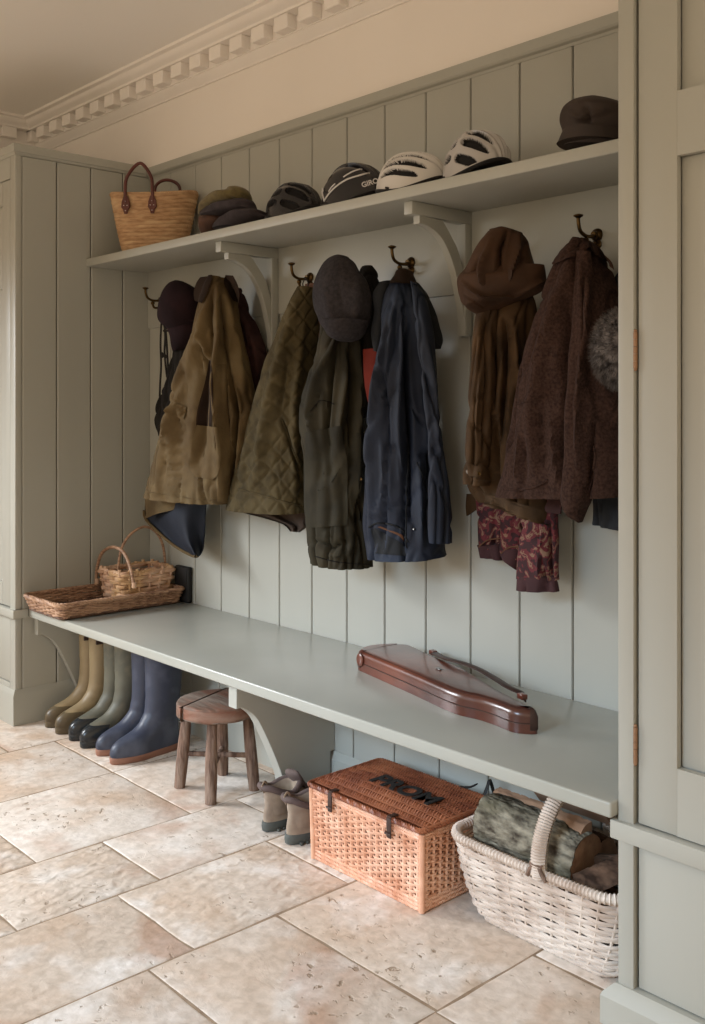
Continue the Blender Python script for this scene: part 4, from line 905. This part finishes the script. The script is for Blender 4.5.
bh = tag(empty('bucket_hat', (2.5, -.2, ZS)), 'dark brown hat at the right end of the shelf', 'hat')
cloth('crown', c3([(545, 70, 610, 68), (500, 80, 660, 78), (468, 100, 700, 100), (450, 125, 715, 130), (444, 155, 720, 160), (452, 185, 722, 190), (456, 215, 725, 225), (456, 240, 725, 250)]), -.20, .085, [M['dkcap']], bh, [(cr(430, 80, 3.357)([(520, 85), (535, 120), (525, 170)]), 4, -.007), (cr(430, 80, 3.357)([(470, 110), (500, 130), (600, 100)]), 3, .005)], nz=.004, bottom_open=False, power=.95, flare=.4, taper=.5, nt_=44, ns=90)
cloth('brim', c3([(450, 196, 725, 170), (438, 226, 730, 200), (430, 238, 730, 216)]), -.205, .105, [M['dkcap']], bh, nz=.002, bottom_open=False, power=1., flare=.05, taper=.85, nt_=16, ns=90)

# ------------------------------------------------------------------ things on the bench
ZB = .4602
def tray():
    r = tag(empty('wicker_tray', (.17, -.31, ZB)), 'long shallow brown wicker tray at the left end of the bench', 'tray')
    cx, cy = .172, -.322; b = MB()
    weave(b, cx, cy, lambda h: (.140+.016*h, .262+.016*h), lambda h: ZB+.010+.046*h, 8, 46, .0042, .0040, .003, rad=.12, jit=.0016, two=1, seed=3)
    obj('side', b, M['wicker'], r)
    b = MB(); rope(b, [(cx+x, cy+y, ZB+.060) for x, y, _, _ in rrect(.158, .280, .03, 300)], .0092, 34); obj('rim', b, M['wicker'], r)
    b = MB(); rope(b, [(cx+x, cy+y, ZB+.0085) for x, y, _, _ in rrect(.142, .264, .02, 300)], .006, 52); obj('foot_rim', b, M['wickerd'], r)
    b = MB(); b.box(cx-.138, cx+.138, cy-.26, cy+.26, ZB+.006, ZB+.010)
    for i in range(34):
        y = cy-.255+i*.0155; b.tube([(cx-.136+q*.0068, y, ZB+.013+.003*math.cos(PI*q/2+PI*i)) for q in range(41)], .0052, 5, cap=False)
    obj('base', b, M['wickerd'], r)
tray()
def small_basket():
    r = tag(empty('handled_basket', (.165, -.14, ZB+.02)), 'small split-wood basket with two hoop handles standing in the wicker tray', 'basket')
    cx, cy, z0 = .168, -.176, ZB+.0195; b = MB()
    weave(b, cx, cy, lambda h: (.083+.014*h, .104+.022*h), lambda h: z0+.008+.114*h, 7, 17, .0085, .0070, .0062, rad=.18, jit=.002, seed=9)
    obj('side', b, M['chip'], r)
    b = MB(); b.box(cx-.08, cx+.08, cy-.098, cy+.098, z0, z0+.006); obj('base', b, M['wickerd'], r)
    b = MB(); pr = rrect(.098, .127, .03, 120)
    b.tube([(cx+x, cy+y, z0+.124+.002*math.sin(i*.5)) for i, (x, y, _, _) in enumerate(pr+[pr[0]])], .0058, 6, cap=False)
    rn = random.Random(2)
    for i in range(22):
        x, y, nx, ny = pr[int(i*120/22)]; b.tube([(cx+x-.001*nx, cy+y-.001*ny, z0+.108), (cx+x, cy+y, z0+.128+rn.uniform(0, .01))], .0065, 6)
    obj('rim', b, M['chip'], r)
    A_ = [atY(u, v, -.285) for u, v in ((134, 588), (131, 570), (124, 553), (113, 547), (102, 553), (97, 568), (96, 584))]
    obj('handle', MB().tube(catmull([tuple(p) for p in A_], 36), .0068, 8), M['wicker'], r)
    A_ = [atX(u, v, .165) for u, v in ((118, 572), (121, 550), (130, 535), (143, 527), (155, 531), (163, 546), (166, 572))]
    obj('handle', MB().tube(catmull([tuple(p) for p in A_], 36), .0058, 8), M['wicker'], r)
    b = MB()
    for (u, v) in ((134, 586), (97, 582)): p = atY(u, v, -.285); b = MB(); b.tube([p+Vector((0, 0, -.008)), p+Vector((0, 0, .014))], .0095, 8); obj('binding', b, M['chip'], r)
small_basket()
b = MB(); b.box(.245, .348, -.040, -.0175, ZB, ZB+.150, .008, seg=3); b.box(.252, .341, -.0435, -.038, ZB+.075, ZB+.146, .002)
o = obj('leather_pouch', b, M['black']); tag(o, 'dark pouch against the wall behind the wicker tray', 'bag')

def gun_case():
    r = tag(empty('gun_case', (1.98, -.24, ZB)), 'polished reddish brown leather gun case lying on the bench', 'case')
    g = lambda pts, z: [atZ(u, v, z) for u, v in pts]
    fr = g([(356, 668), (372, 675), (410, 692), (446, 709), (462, 715), (478, 718), (496, 724), (514, 732)], ZB+.004)
    zt = ZB+.062
    bk = g([(541, 710), (528, 703), (500, 689), (466, 668), (430, 653), (409, 643), (385, 643), (366, 645)], zt)
    poly = [(p.x, p.y) for p in fr+bk]; ctr = (sum(p[0] for p in poly)/len(poly), sum(p[1] for p in poly)/len(poly))
    def inset(pl, d):
        n = len(pl); out = []
        for i in range(n):
            a = Vector(pl[i-1]); p = Vector(pl[i]); c = Vector(pl[(i+1) % n]); t1 = (p-a).normalized(); t2 = (c-p).normalized(); t = (t1+t2).normalized()
            nn_ = Vector((-t.y, t.x)); out.append(tuple(p+nn_*d/max(.5, t.dot(t1))))
        return out
    # resample closed outline smoothly
    def smooth(pl):
        q = []
        n = len(pl)
        for i in range(n):
            a, b_ = Vector(pl[i]), Vector(pl[(i+1) % n]); L_ = (b_-a).length; k = max(2, int(L_/.012))
            q += [tuple(a.lerp(b_, j/k)) for j in range(k)]
        for _ in range(3): q = [tuple((Vector(q[i-1])+Vector(q[i])*2+Vector(q[(i+1) % len(q)]))/4) for i in range(len(q))]
        return q
    P_ = smooth(poly); rings = []
    for k in range(9):
        a = PI/2*(k/8); rings.append([(x, y, ZB+.012*(1-math.sin(a))+.0005) for x, y in inset(P_, .012*(1-math.cos(PI/2-a+0)) if False else .012*(1-math.sin(a)))])
    for k in range(11):
        a = PI/2*(k/10); rings.append([(x, y, zt-.020+.020*math.sin(a)) for x, y in inset(P_, .020*(1-math.cos(a)))])
    rings.append([(x, y, zt+.0006) for x, y in inset(P_, .024)])
    b = MB(); b.loft(rings, True); obj('case_body', b, M['leather'], r, angle=60)
    def band(x_, w_, off, name, m):
        b = MB(); n = len(P_); lo, hi = None, None; rr = []
        for z_i, (z, ins) in enumerate(((ZB+.004, .006), (ZB+.014, -off), (zt-.020, -off), (zt-.008, .004-off), (zt-.002, .010-off), (zt+off, .022))):
            rr.append(inset(P_, ins)), 
        return rr
    # end cap (lid) and raised seams
    for (k0, k1, name, m) in ((0, 1, 'end_cap', M['leather']),):
        pts = g([(363, 648)], zt)[0]
    def clipx(sel, off, name, m, lab=None):
        idx = [i for i, p in enumerate(P_) if sel(p)]
        if not idx: return
        s_ = [i for i in range(len(P_)) if (i in idx) and ((i-1) % len(P_)) not in idx][0]; order = [(s_+k) % len(P_) for k in range(len(idx))]
        big = [inset(P_, ins) for ins in (.006-off, -off, -off, .006-off, .014-off)]; zz = (ZB+.003, ZB+.012, zt-.020, zt-.007+off, zt-.001+off)
        mbx = MB(); rings_ = []
        ring3 = []
        for kk in range(5): ring3.append([(big[kk][i][0], big[kk][i][1], zz[kk]) for i in order])
        mbx.loft(ring3, False, closed=False)
        a_ = ring3[-1]; half = len(a_)//2
        mbx.add(a_, [tuple(range(len(a_)))])
        o_ = obj(name, mbx, m, r, angle=50)
        if lab: o_['label'] = lab
    xl = min(p[0] for p in P_); xr = max(p[0] for p in P_)
    clipx(lambda p: p[0] < xl+.050, .0022, 'end_cap', M['leather'])
    clipx(lambda p: p[0] > xr-.016, .002, 'end_cap', M['straps'], 'dark leather end')
    b = MB(); q = inset(P_, .011); b.tube([(x, y, zt-.0035) for x, y in q+[q[0]]], .0018, 6, cap=False); obj('piping', b, M['straps'], r)
    q = inset(P_, -.0005); obj('piping', MB().tube([(x, y, ZB+.026) for x, y in q+[q[0]]], .0016, 6, cap=False), M['straps'], r)
    p0 = fr[0]; d = (fr[1]-fr[0]).normalized(); n_ = Vector((d.y, -d.x, 0)); c = fr[0]+d*.03+n_*.002; c.z = ZB+.036
    q4 = n_.to_track_quat('Z', 'Y').to_matrix().to_4x4(); obj('buckle_tab', MB().lathe([(.0005, 0), (.019, 0), (.019, .003), (.016, .005), (.0005, .005)], (0, 0, 0), 24, M=Matrix.Translation(c) @ q4), M['leather'], r)
    p = atZ(439, 669, zt+.002); b = MB(); b.box(-.011, .011, -.006, .006, 0, .0022, .0008, M=localM(p, -.25)); obj('name_plate', b, M['metal'], r)
    st = [atZ(u, v, z) for u, v, z in ((431, 652, zt-.01), (440, 657, zt+.004), (452, 661, zt+.012), (466, 665, zt+.012), (480, 671, zt+.010), (494, 679, zt+.006), (508, 688, zt+.004), (521, 694, zt-.004), (523, 699, zt-.02))]
    b = MB(); b.tube(catmull([tuple(p+Vector((0, .006, 0))) for p in st], 40), .0125, 10, flat=.35); obj('carrying_strap', b, M['straps'], r)
    for u, v in ((432, 653), (521, 697)):
        p = atZ(u, v, zt-.006); obj('strap_loop', MB().box(-.012, .012, -.008, .010, -.006, .008, .002, M=localM(p+Vector((0, .004, 0)), -.3)), M['leather'], r)
gun_case()

# ------------------------------------------------------------------ boots and shoes
def foot_slice(y0, y1, w0, foot, z, n=44, sq=.9):
    """outline at one height; foot=1: sole shaped, foot=0: round shaft"""
    out = []; L_ = y1-y0
    for j in range(n):
        a = 2*PI*j/n; cy_, sx = math.cos(a), math.sin(a); t = (cy_+1)/2       # t=1 toe
        wf = lerp(.76, 1.0, sm(.25, .78, t))*(1-.10*math.exp(-((t-.42)/.16)**2)); wid = lerp(1, wf, foot)
        out.append((w0*wid*math.copysign(abs(sx)**sq, sx)+foot*.006*sm(.5, 1, t), y0+L_*t, z))
    return out
def boot(label, x, ytoe, rot, upper, toe, sole, L=.285, Hs=.385, R=.056, strap=None, lean=0., w=.046, pair=None, toe_cap=True):
    p = Vector((x, ytoe+L, 0)); r = tag(empty('wellington_boot', p), label, 'boot', None)
    Mx = Matrix.Translation((x, ytoe, 0)) @ Matrix.Rotation(rot, 4, 'Z') @ Matrix.Translation((0, L, 0)) @ Matrix.Rotation(PI, 4, 'Z')
    prof = [(.020, 0, L-.004, w, 1), (.034, -.001, L-.001, w*1.02, 1), (.050, 0, L-.004, w*1.0, 1), (.064, .002, L-.014, w*.97, 1), (.076, .003, L-.034, w*.94, .9), (.086, .004, L-.060, w*.92, .8), (.096, .005, L-.086, w*.91, .7),
            (.108, .006, L-.108, w*.91, .6), (.124, .007, L-.126, w*.92, .4), (.145, .008, L-.139, w*.95, .2), (.175, .006, L-.146, w*1.02, .08), (.22, .001, L-.149, R*.98, 0), (.28, -.004, L-.148, R*1.02, 0), (.34, -.006, L-.146, R*1.04, 0), (Hs, -.007, L-.145, R*1.05, 0)]
    cs = catmull(prof, 84); rings = []
    for z, y0, y1, w0, ft in cs:
        wr = .0022*noise.noise(Vector((z*40, x*9, 1)))*(1 if .1 < z < .26 else .3); rings.append(foot_slice(y0-wr+lean*z, y1+wr+lean*z+.003*math.exp(-((z-.13)/.02)**2), max(.01, w0+wr), max(0, ft), z))
    zt = cs[-1]; rings.append(foot_slice(zt[1]+.003+lean*Hs, zt[2]-.003+lean*Hs, zt[3]-.003, 0, Hs)); rings.append(foot_slice(zt[1]+.004+lean*.3, zt[2]-.004+lean*.3, zt[3]-.004, 0, .30))
    b = MB(); b.loft(rings, True, M=Mx); obj('upper', b, upper, r, angle=70)
    b = MB(); rr = []
    for z, o in ((.0005, -.002), (.003, .001), (.021, .0022), (.024, .0012), (.0245, -.003)): rr.append(foot_slice(-.001-o, L-.002+o, w+o, 1, z))
    b.loft(rr, True, M=Mx)
    for k in range(8): yk = .03+k*.024; b.box(-w*.6, w*.6, yk, yk+.012, .0002, .004, M=Mx)
    obj('sole', b, sole, r, angle=50)
    if toe_cap:
        rr = []
        for z, y0, y1, w0, ft in cs:
            if z > .078: break
            s_ = foot_slice(y0, y1, w0, ft, z)
            cut = L-.075-(z-.02)*.4; ring = [(x_*(1.03), min(max(y_, cut), 9)+(.0018 if y_ > cut else 0), z_+.0008) for x_, y_, z_ in s_]; rr.append(ring)
        b = MB(); b.loft(rr, True, M=Mx); obj('toe_guard', b, toe, r, angle=60)
    b = MB(); pts = foot_slice(zt[1]+lean*Hs-.001, zt[2]+lean*Hs+.001, zt[3]+.001, 0, Hs-.012); b.tube(pts+[pts[0]], .0022, 6, cap=False, M=Mx); obj('top_band', b, toe if toe_cap else upper, r)
    if strap:
        b = MB(); b.box(-R-.006, -R+.001, .055+lean*.35, .115+lean*.35, .335, .352, .001, M=Mx); obj('side_strap', b, strap, r); b = MB(); b.box(R-.001, R+.006, .055+lean*.35, .115+lean*.35, .335, .352, .001, M=Mx); obj('side_strap', b, strap, r)
boot('khaki wellington boot nearest the left cupboard, outermost of the row', .118, -.555, -.02, M['wtan'], M['wtand'], M['wtand'], L=.255, Hs=.37, R=.045, w=.041, lean=.0)
boot('khaki wellington boot with a dark side strap, second in the row', .222, -.562, .02, M['wtan'], M['wtand'], M['wtand'], L=.260, Hs=.375, R=.046, w=.042, strap=M['straps'])
boot('muddy green wellington boot beside the khaki pair', .330, -.560, -.02, M['wgreen'], M['wblack'], M['wblack'], L=.262, Hs=.38, R=.048, w=.043)
boot('muddy green wellington boot touching the navy pair, black toe', .437, -.568, .02, M['wgreen'], M['wblack'], M['wblack'], L=.268, Hs=.38, R=.049, w=.044)
boot('navy wellington boot with terracotta sole beside the green pair', .552, -.566, -.03, M['wnavy'], M['wnavy'], M['terra'], L=.275, Hs=.385, R=.0505, w=.045, toe_cap=False)
boot('navy wellington boot with terracotta sole nearest the stool', .668, -.572, .02, M['wnavy'], M['wnavy'], M['terra'], L=.285, Hs=.39, R=.053, w=.047, toe_cap=False)

def shoe(label, x, yheel, rot):
    L_ = .275; w = .050; r = tag(empty('hiking_shoe', (x, yheel+.1, 0)), label, 'shoe')
    Mx = Matrix.Translation((x, yheel, 0)) @ Matrix.Rotation(rot, 4, 'Z')
    prof = [(.026, 0, L_-.004, w, 1), (.040, -.001, L_-.004, w*1.0, 1), (.055, .001, L_-.016, w*.95, 1), (.068, .004, L_-.045, w*.90, .9), (.080, .006, L_-.085, w*.86, .8), (.092, .006, L_-.115, w*.84, .6), (.106, .003, L_-.135, w*.86, .4), (.122, -.002, L_-.145, w*.90, .2)]
    cs = catmull(prof, 50); rings = [foot_slice(y0+.0015*noise.noise(Vector((z*60, x, 3))), y1, w0, max(0, ft), z) for z, y0, y1, w0, ft in cs]
    z, y0, y1, w0, ft = cs[-1]
    # the collar dips at the heel sides and rises at the heel tab
    rings.append([(a*.97, b_+0, c+.006) for a, b_, c in rings[-1]]); rings.append(foot_slice(y0+.008, y1-.010, w0-.009, 0, z+.004)); rings.append(foot_slice(y0+.012, y1-.016, w0-.012, 0, z-.03)); rings.append(foot_slice(y0+.012, y1-.02, w0-.013, 0, .05))
    rings = [[(a, b_, c+(.012*math.exp(-((b_-0)/.02)**2) if c > .1 else 0)-(.014*math.exp(-((b_-.07)/.03)**2)*sm(.09, .12, c) if c > .09 else 0)) for a, b_, c in rg] for rg in rings]
    b = MB(); b.loft(rings, True, M=Mx); obj('upper', b, M['suede'], r, angle=70)
    b = MB(); rr = [foot_slice(-.002-o, L_+o, w+o, 1, z) for z, o in ((.0005, -.004), (.004, .003), (.016, .005), (.026, .004), (.030, .001), (.0302, -.004))]
    b.loft(rr, True, M=Mx)
    for k in range(10): yk = .025+k*.021; b.box(-w*.7, w*.7, yk, yk+.010, .0002, .009, .001, M=Mx)
    obj('sole', b, M['shoesole'], r, angle=50)
    b = MB(); rg = foot_slice(y0-.002, y1+.004, w0+.002, 0, 0); pts = [(a, b_, .122+.012*math.exp(-(b_/.02)**2)-.014*math.exp(-((b_-.07)/.03)**2)) for a, b_, c in rg]
    b.tube(pts+[pts[0]], .010, 10, cap=False, M=Mx); obj('padded_collar', b, M['shoe2'], r)
    b = MB(); b.tube(catmull([(0, .165, .085), (0, .140, .112), (0, .122, .138), (0, .114, .154)], 12), [.026, .028, .030, .032, .034, .035, .035, .035, .034, .033, .031, .027, .020], 10, flat=.35, M=Mx, up=(0, 1, 0)); obj('tongue', b, M['shoe2'], r)
    b = MB()
    for k in range(5):
        y_ = .125+k*.017; z_ = .124-k*.0125; b.tube(catmull([(-.030, y_-.004, z_-.006), (0, y_+.006, z_+.008), (.030, y_-.004, z_-.006)], 10), .0022, 6, M=Mx)
    obj('lace', b, M['black'], r)
    b = MB(); b.tube(catmull([(0, -.003, .118), (0, -.010, .140), (0, .000, .152), (0, .010, .140)], 12), .0035, 6, M=Mx, flat=.5); obj('heel_loop', b, M['suede'], r)
shoe('taupe suede hiking shoe nearest the bench support, heel out', 1.488, -.515, .10)
shoe('taupe suede hiking shoe touching the wicker hamper, heel out', 1.602, -.520, -.06)

# ------------------------------------------------------------------ stool
def stool():
    cx, cy = 1.105, -.42; r = tag(empty('stool', (cx, cy, 0)), 'small worn round wooden stool under the bench beside the navy boots', 'stool')
    zt = .300; R = .135; th = .046; Mx = localM((cx, cy, 0), .35)
    b = MB()
    def disc(x_lo, x_hi, z_off):
        pts = [(R*math.cos(2*PI*j/90)*(1+.01*math.sin(j*.7)), R*math.sin(2*PI*j/90)) for j in range(90)]
        pl = [(min(max(x, x_lo), x_hi), y) for x, y in pts]; out = []
        for q in pl:
            if not out or (Vector(q)-Vector(out[-1])).length > 1e-4: out.append(q)
        return out
    for lo, hi, dz in ((-R, -.052, -.003), (-.049, R*1.02, 0)):
        o_ = MB().prism(disc(lo, hi, 0), 'z', zt-th+dz, zt+dz, .006, seg=3, M=Mx); seat = obj('seat_plank', o_, [M['seatw']], r)
    rim = MB()
    pts = [((R+.0006)*math.cos(a_), (R+.0006)*math.sin(a_)) for a_ in [(-1.9+3.5*j/60) for j in range(61)]]
    rings = [[(x*k, y*k, z) for x, y in pts] for k, z in ((1.0, zt-th+.007), (1.004, zt-th+.010), (1.004, zt-.010), (1.0, zt-.006))]
    rim.loft(rings, False, closed=False, M=Mx); obj('seat_edge', rim, M['seatr'], r)['label'] = 'reddish worn seat edge'
    legs = []
    for (bx, by) in ((1.012, -.508), (1.200, -.512), (1.198, -.335), (1.010, -.330)):
        tx, ty = lerp(cx, bx, .80), lerp(cy, by, .80); P_ = [(lerp(tx, bx, k/10)+.0015*noise.noise(Vector((k, bx*9, 0))), lerp(ty, by, k/10), lerp(zt-th+.003, .0005, k/10)) for k in range(11)]
        obj('leg', MB().tube(P_, [.0165+.0035*sm(0, .5, k/10)-.0015*sm(.7, 1, k/10) for k in range(11)], 12), M['wood'], r); legs.append(((tx, ty), (bx, by)))
    def legat(i, z): t = 1-z/(zt-th); (a, b_), (c, d) = legs[i]; return Vector((lerp(a, c, t), lerp(b_, d, t), z))
    for i, j, z in ((0, 2, .115), (1, 3, .100)):
        obj('stretcher', MB().tube([legat(i, z), legat(j, z)], .009, 8), M['wood'], r)
stool()

# ------------------------------------------------------------------ hamper
def hamper():
    X0, X1, Y0, Y1 = 1.716, 2.150, -.528, -.252; cx, cy = (X0+X1)/2, (Y0+Y1)/2; hx, hy = (X1-X0)/2-.004, (Y1-Y0)/2-.004; H = .205
    r = tag(empty('wicker_hamper', (cx, cy, 0)), 'lidded orange-brown wicker hamper with black lettering on its reddish lid', 'hamper')
    b = MB(); weave(b, cx, cy, lambda h: (hx-.006+.006*h, hy-.006+.006*h), lambda h: .030+(H-.050)*h, 18, 54, .0034, .0049, .0052, rad=.06, jit=.0008, seed=21)
    obj('side', b, M['cane'], r, angle=60)
    b = MB()
    for z, rr_ in ((.006, .0058), (.016, .0055), (.026, .0050)): rope(b, [(cx+x, cy+y, z) for x, y, _, _ in rrect(hx-.003, hy-.003, .014, 300)], rr_, 70)
    obj('base_border', b, M['cane'], r)
    b = MB()
    for z in (H-.018, H-.010): rope(b, [(cx+x, cy+y, z) for x, y, _, _ in rrect(hx+.001, hy+.001, .014, 300)], .0048, 60)
    obj('top_border', b, M['cane'], r)
    for sx in (-1, 1):
        for sy in (-1, 1): obj('corner_post', MB().tube([(cx+sx*(hx-.003), cy+sy*(hy-.003), .002), (cx+sx*(hx+.001), cy+sy*(hy+.001), H-.004)], .0085, 10), M['cane'], r)
    obj('inside', MB().box(cx-hx+.012, cx+hx-.012, cy-hy+.012, cy+hy-.012, .006, H-.012), M['caned'], r)
    # lid
    lx, ly = hx+.010, hy+.010; zl = H+.006; nst = 9; b = MB()
    for k in range(96):
        x = cx-lx+.008+(2*lx-.016)*k/95; pts = []
        for q in range(nst*4+1):
            t = q/(nst*4); y = cy-ly+.006+(2*ly-.012)*t; crown = .010*(1-(2*t-1)**2)*(1-((x-cx)/lx)**4)
            pts.append((x+.0006*math.sin(q*1.7+k), y, zl+crown+.0045*math.cos(PI*(q/4*1.0)*2)*1.0+.0016*math.cos(PI*q/2+PI*k)))
        b.tube(pts, .0031, 5, cap=False)
    lid = obj('lid', b, M['caned'], r, angle=60)
    b = MB()
    for k in range(nst):
        t = (k+.5)/nst; y = cy-ly+.006+(2*ly-.012)*t; b.tube([(cx+lx*(q/20*2-1), y, zl-.002+.010*(1-(2*t-1)**2)*(1-(q/20*2-1)**4)) for q in range(21)], .0050, 6, cap=False)
    obj('lid_stake', b, M['caned'], lid)
    b = MB(); rope(b, [(cx+x, cy+y, zl) for x, y, _, _ in rrect(lx, ly, .016, 340)], .0072, 56); obj('lid_border', b, M['caned'], lid)
    tm = text_mesh('PROM', .088, .0012, .0028); c = atZ(405, 790, zl+.018)
    tm.v = [(x, y, z) for x, y, z in tm.v]; obj('lettering', xform(tm, localM((c.x, c.y, zl+.0195), -.03)), M['black'], lid)
    for u, v in ((331, 797), (390, 823)):
        p = atY(u, v, cy-hy-.012); b = MB(); b.box(p.x-.008, p.x+.008, cy-ly-.008, cy-ly-.004, H-.042, H+.010, .0012)
        b.box(p.x-.008, p.x+.008, cy-ly-.006, cy-ly+.022, H+.010, H+.0145, .0012); b.tube([(p.x-.011, cy-ly-.010, H-.030), (p.x+.011, cy-ly-.010, H-.030)], .0028, 8); obj('leather_strap', b, M['straps'], r)
    b = MB(); p = atY(479, 784, -.235); q = atY(464, 788, -.235)
    b.tube(catmull([(q.x, -.252, zl+.010), ((q.x+p.x)/2, -.245, q.z+.012), (p.x, -.240, p.z+.002)], 12), [.004]*4+[.007]*7+[.005, .002], 8, flat=.4); obj('hinge_strap', b, M['black'], r)
    b = MB(); p = atY(490, 783, -.225); b.tube(catmull([(p.x-.004, -.248, zl), (p.x-.002, -.235, p.z-.01), (p.x, -.225, p.z+.006), (p.x+.006, -.215, p.z-.03)], 12), .006, 8, flat=.4); obj('hinge_strap', b, M['black'], r)
hamper()

# ------------------------------------------------------------------ log basket and logs
def log_basket():
    cx, cy = 2.452, -.352; r = tag(empty('log_basket', (cx, cy, 0)), 'large pale weathered wicker log basket beside the right cupboard', 'basket')
    H = .212
    dims = lambda h: (lerp(.178, .250, h**.42), lerp(.078, .140, h**.5))
    zr = lambda xn, yn: .006*abs(xn)**2
    b = MB(); weave(b, cx, cy, dims, lambda h: .008+(H-.018)*h, 19, 34, .0046, .0031, .0036, rad=.42, jit=.0012, seed=31, zrim=zr)
    obj('side', b, M['pale'], r, angle=60)
    b = MB(); hx, hy = dims(1); rr = rrect(hx+.001, hy+.001, hy*.42, 300); path = [(cx+x, cy+y, H-.004+zr(x/hx, y/hy)) for x, y, _, _ in rr]
    b.tube(path+[path[0]], .0100, 10, cap=False)
    for i in range(150):   # wrapping round the rim
        p = Vector(path[i*2]); t = (Vector(path[(i*2+1) % 300])-Vector(path[i*2-1])).normalized(); a = Vector((0, 0, 1)); n_ = t.cross(a)
        ring = [p+(a*math.cos(q)+n_*math.sin(q))*.0104+t*(.0012*math.sin(q)) for q in [2*PI*k/8 for k in range(9)]]; b.tube(ring, .0032, 4, cap=False)
    obj('rim', b, M['pale'], r)
    b = MB(); hx0, hy0 = dims(0); rope(b, [(cx+x, cy+y, .008) for x, y, _, _ in rrect(hx0+.004, hy0+.004, hy0*.42, 200)], .007, 44)
    for i in range(14): y = cy-hy0+.01+i*(2*hy0-.02)/13; b.tube([(cx-hx0*.9+q*hx0*1.8/30, y, .010+.003*math.cos(PI*q+PI*i)) for q in range(31)], .006, 5, cap=False)
    obj('base', b, M['pale'], r)
    hp = catmull([(2.487, cy-hy-.004, H-.012), (2.487, cy-hy-.002, H+.05), (2.488, cy-hy+.022, H+.110), (2.489, cy-hy+.075, H+.162), (2.49, cy, H+.172), (2.49, cy+hy-.075, H+.158), (2.49, cy+hy-.02, H+.11), (2.49, cy+hy-.002, H+.05), (2.49, cy+hy, H-.012)], 90)
    b = MB(); b.tube(hp, .0165, 10)
    for i in range(2, 88):
        p = Vector(hp[i]); t = (Vector(hp[i+1])-Vector(hp[i-1])).normalized(); a = Vector((1, 0, 0)); n_ = t.cross(a)
        ring = [p+(a*math.cos(q)+n_*math.sin(q))*.0170 for q in [2*PI*k/8 for k in range(9)]]; b.tube(ring, .0030, 4, cap=False)
    obj('handle', b, M['pale'], r)
    b = MB()
    for sx in (-1, 1): b.tube(catmull([(2.487+sx*.006, cy-hy-.014, H+.020), (2.487+sx*.016, cy-hy-.016, H+.005), (2.487+sx*.026, cy-hy-.012, H-.012)], 8), .0052, 8)
    b.tube(catmull([(2.487-.016, cy-hy-.013, H+.018), (2.487, cy-hy-.018, H+.022), (2.487+.016, cy-hy-.013, H+.018)], 8), .005, 8)
    obj('handle_binding', b, M['wood'], r)['label'] = 'brown willow binding'
log_basket()
def log(label, p0, p1, r0, kind='round', seed=0, ang=0., m=None, group=None, flatr=1.):
    p0, p1 = Vector(p0), Vector(p1); d = (p1-p0); L_ = d.length; q = d.to_track_quat('X', 'Z').to_matrix().to_4x4(); Mx = Matrix.Translation(p0) @ q @ Matrix.Rotation(ang, 4, 'X')
    def sec(t, k=1.):
        out = []; 
        if kind == 'round': base = [(math.cos(2*PI*j/96), math.sin(2*PI*j/96)*flatr) for j in range(96)]
        else:
            arc = [(math.cos(a), math.sin(a)) for a in [(-.62+1.24*j/12) for j in range(13)]]
            base = [(0, 0)]+[(x*s, y*s) for x, y in (arc[0],) for s in (.33, .66)]+arc+[(x*s, y*s) for x, y in (arc[-1],) for s in (.66, .33)]
        for i, (y, z) in enumerate(base):
            nn_ = noise.noise(Vector((y*1.5+seed, z*1.5, t*L_*7)))*.09+noise.noise(Vector((y*5+seed, z*5, t*L_*22)))*.045-(.05*max(0, 1-abs(noise.noise(Vector((y*7+seed, z*7, t*L_*30))))*6) if k > .97 else 0)
            out.append((t*L_, y*r0*k*(1+nn_), z*r0*k*(1+nn_)))
        return out
    root = tag(empty('firewood_log', (p0+p1)/2-Vector((0, 0, r0))), label, 'log', group)
    b = MB(); rings = [sec(.0, .96)]+[sec(k/70) for k in range(71)]+[sec(1., .96)]
    b.loft(rings, False, M=Mx); obj('bark', b, m or (M['bark'] if kind == 'round' else M['bark2']), root, angle=70)
    for t, s in ((0., -1), (1., 1)):
        b = MB(); rg = [sec(t, k) for k in (.985, .8, .55, .3, .1)]; rg = [[(x+s*.0012*(1 if i == 0 else 1.4), y, z) for x, y, z in g_] for i, g_ in enumerate(rg)]; b.loft(rg, True, M=Mx); obj('cut_end', b, M['split'], root, angle=70)
log('large grey-barked round log at the front of the basket', (2.262, -.405, .245), (2.545, -.395, .225), .064, seed=1)
log('round log lying behind the front log, at the left of the basket', (2.275, -.285, .190), (2.52, -.285, .185), .055, seed=2, m=M['bark2'])
log('pale split log leaning over the front log, under the basket handle', atY(500, 806, -.34), atY(592, 842, -.36), .050, 'split', 3, 2.2, M['split'])
log('split log lying highest under the bench, at the back of the basket', atY(540, 800, -.27), atY(612, 826, -.27), .052, 'split', 4, 1.7, M['split'])
log('brown split log at the right end of the basket', (2.52, -.36, .165), (2.665, -.30, .190), .058, 'split', 5, 1.2)
log('dark round log low down at the right of the basket', (2.42, -.40, .130), (2.66, -.37, .120), .052, seed=6, m=M['bark2'])
log('split log against the right cupboard, standing at a slant', (2.56, -.43, .170), (2.655, -.36, .235), .050, 'split', 7, 2.4)
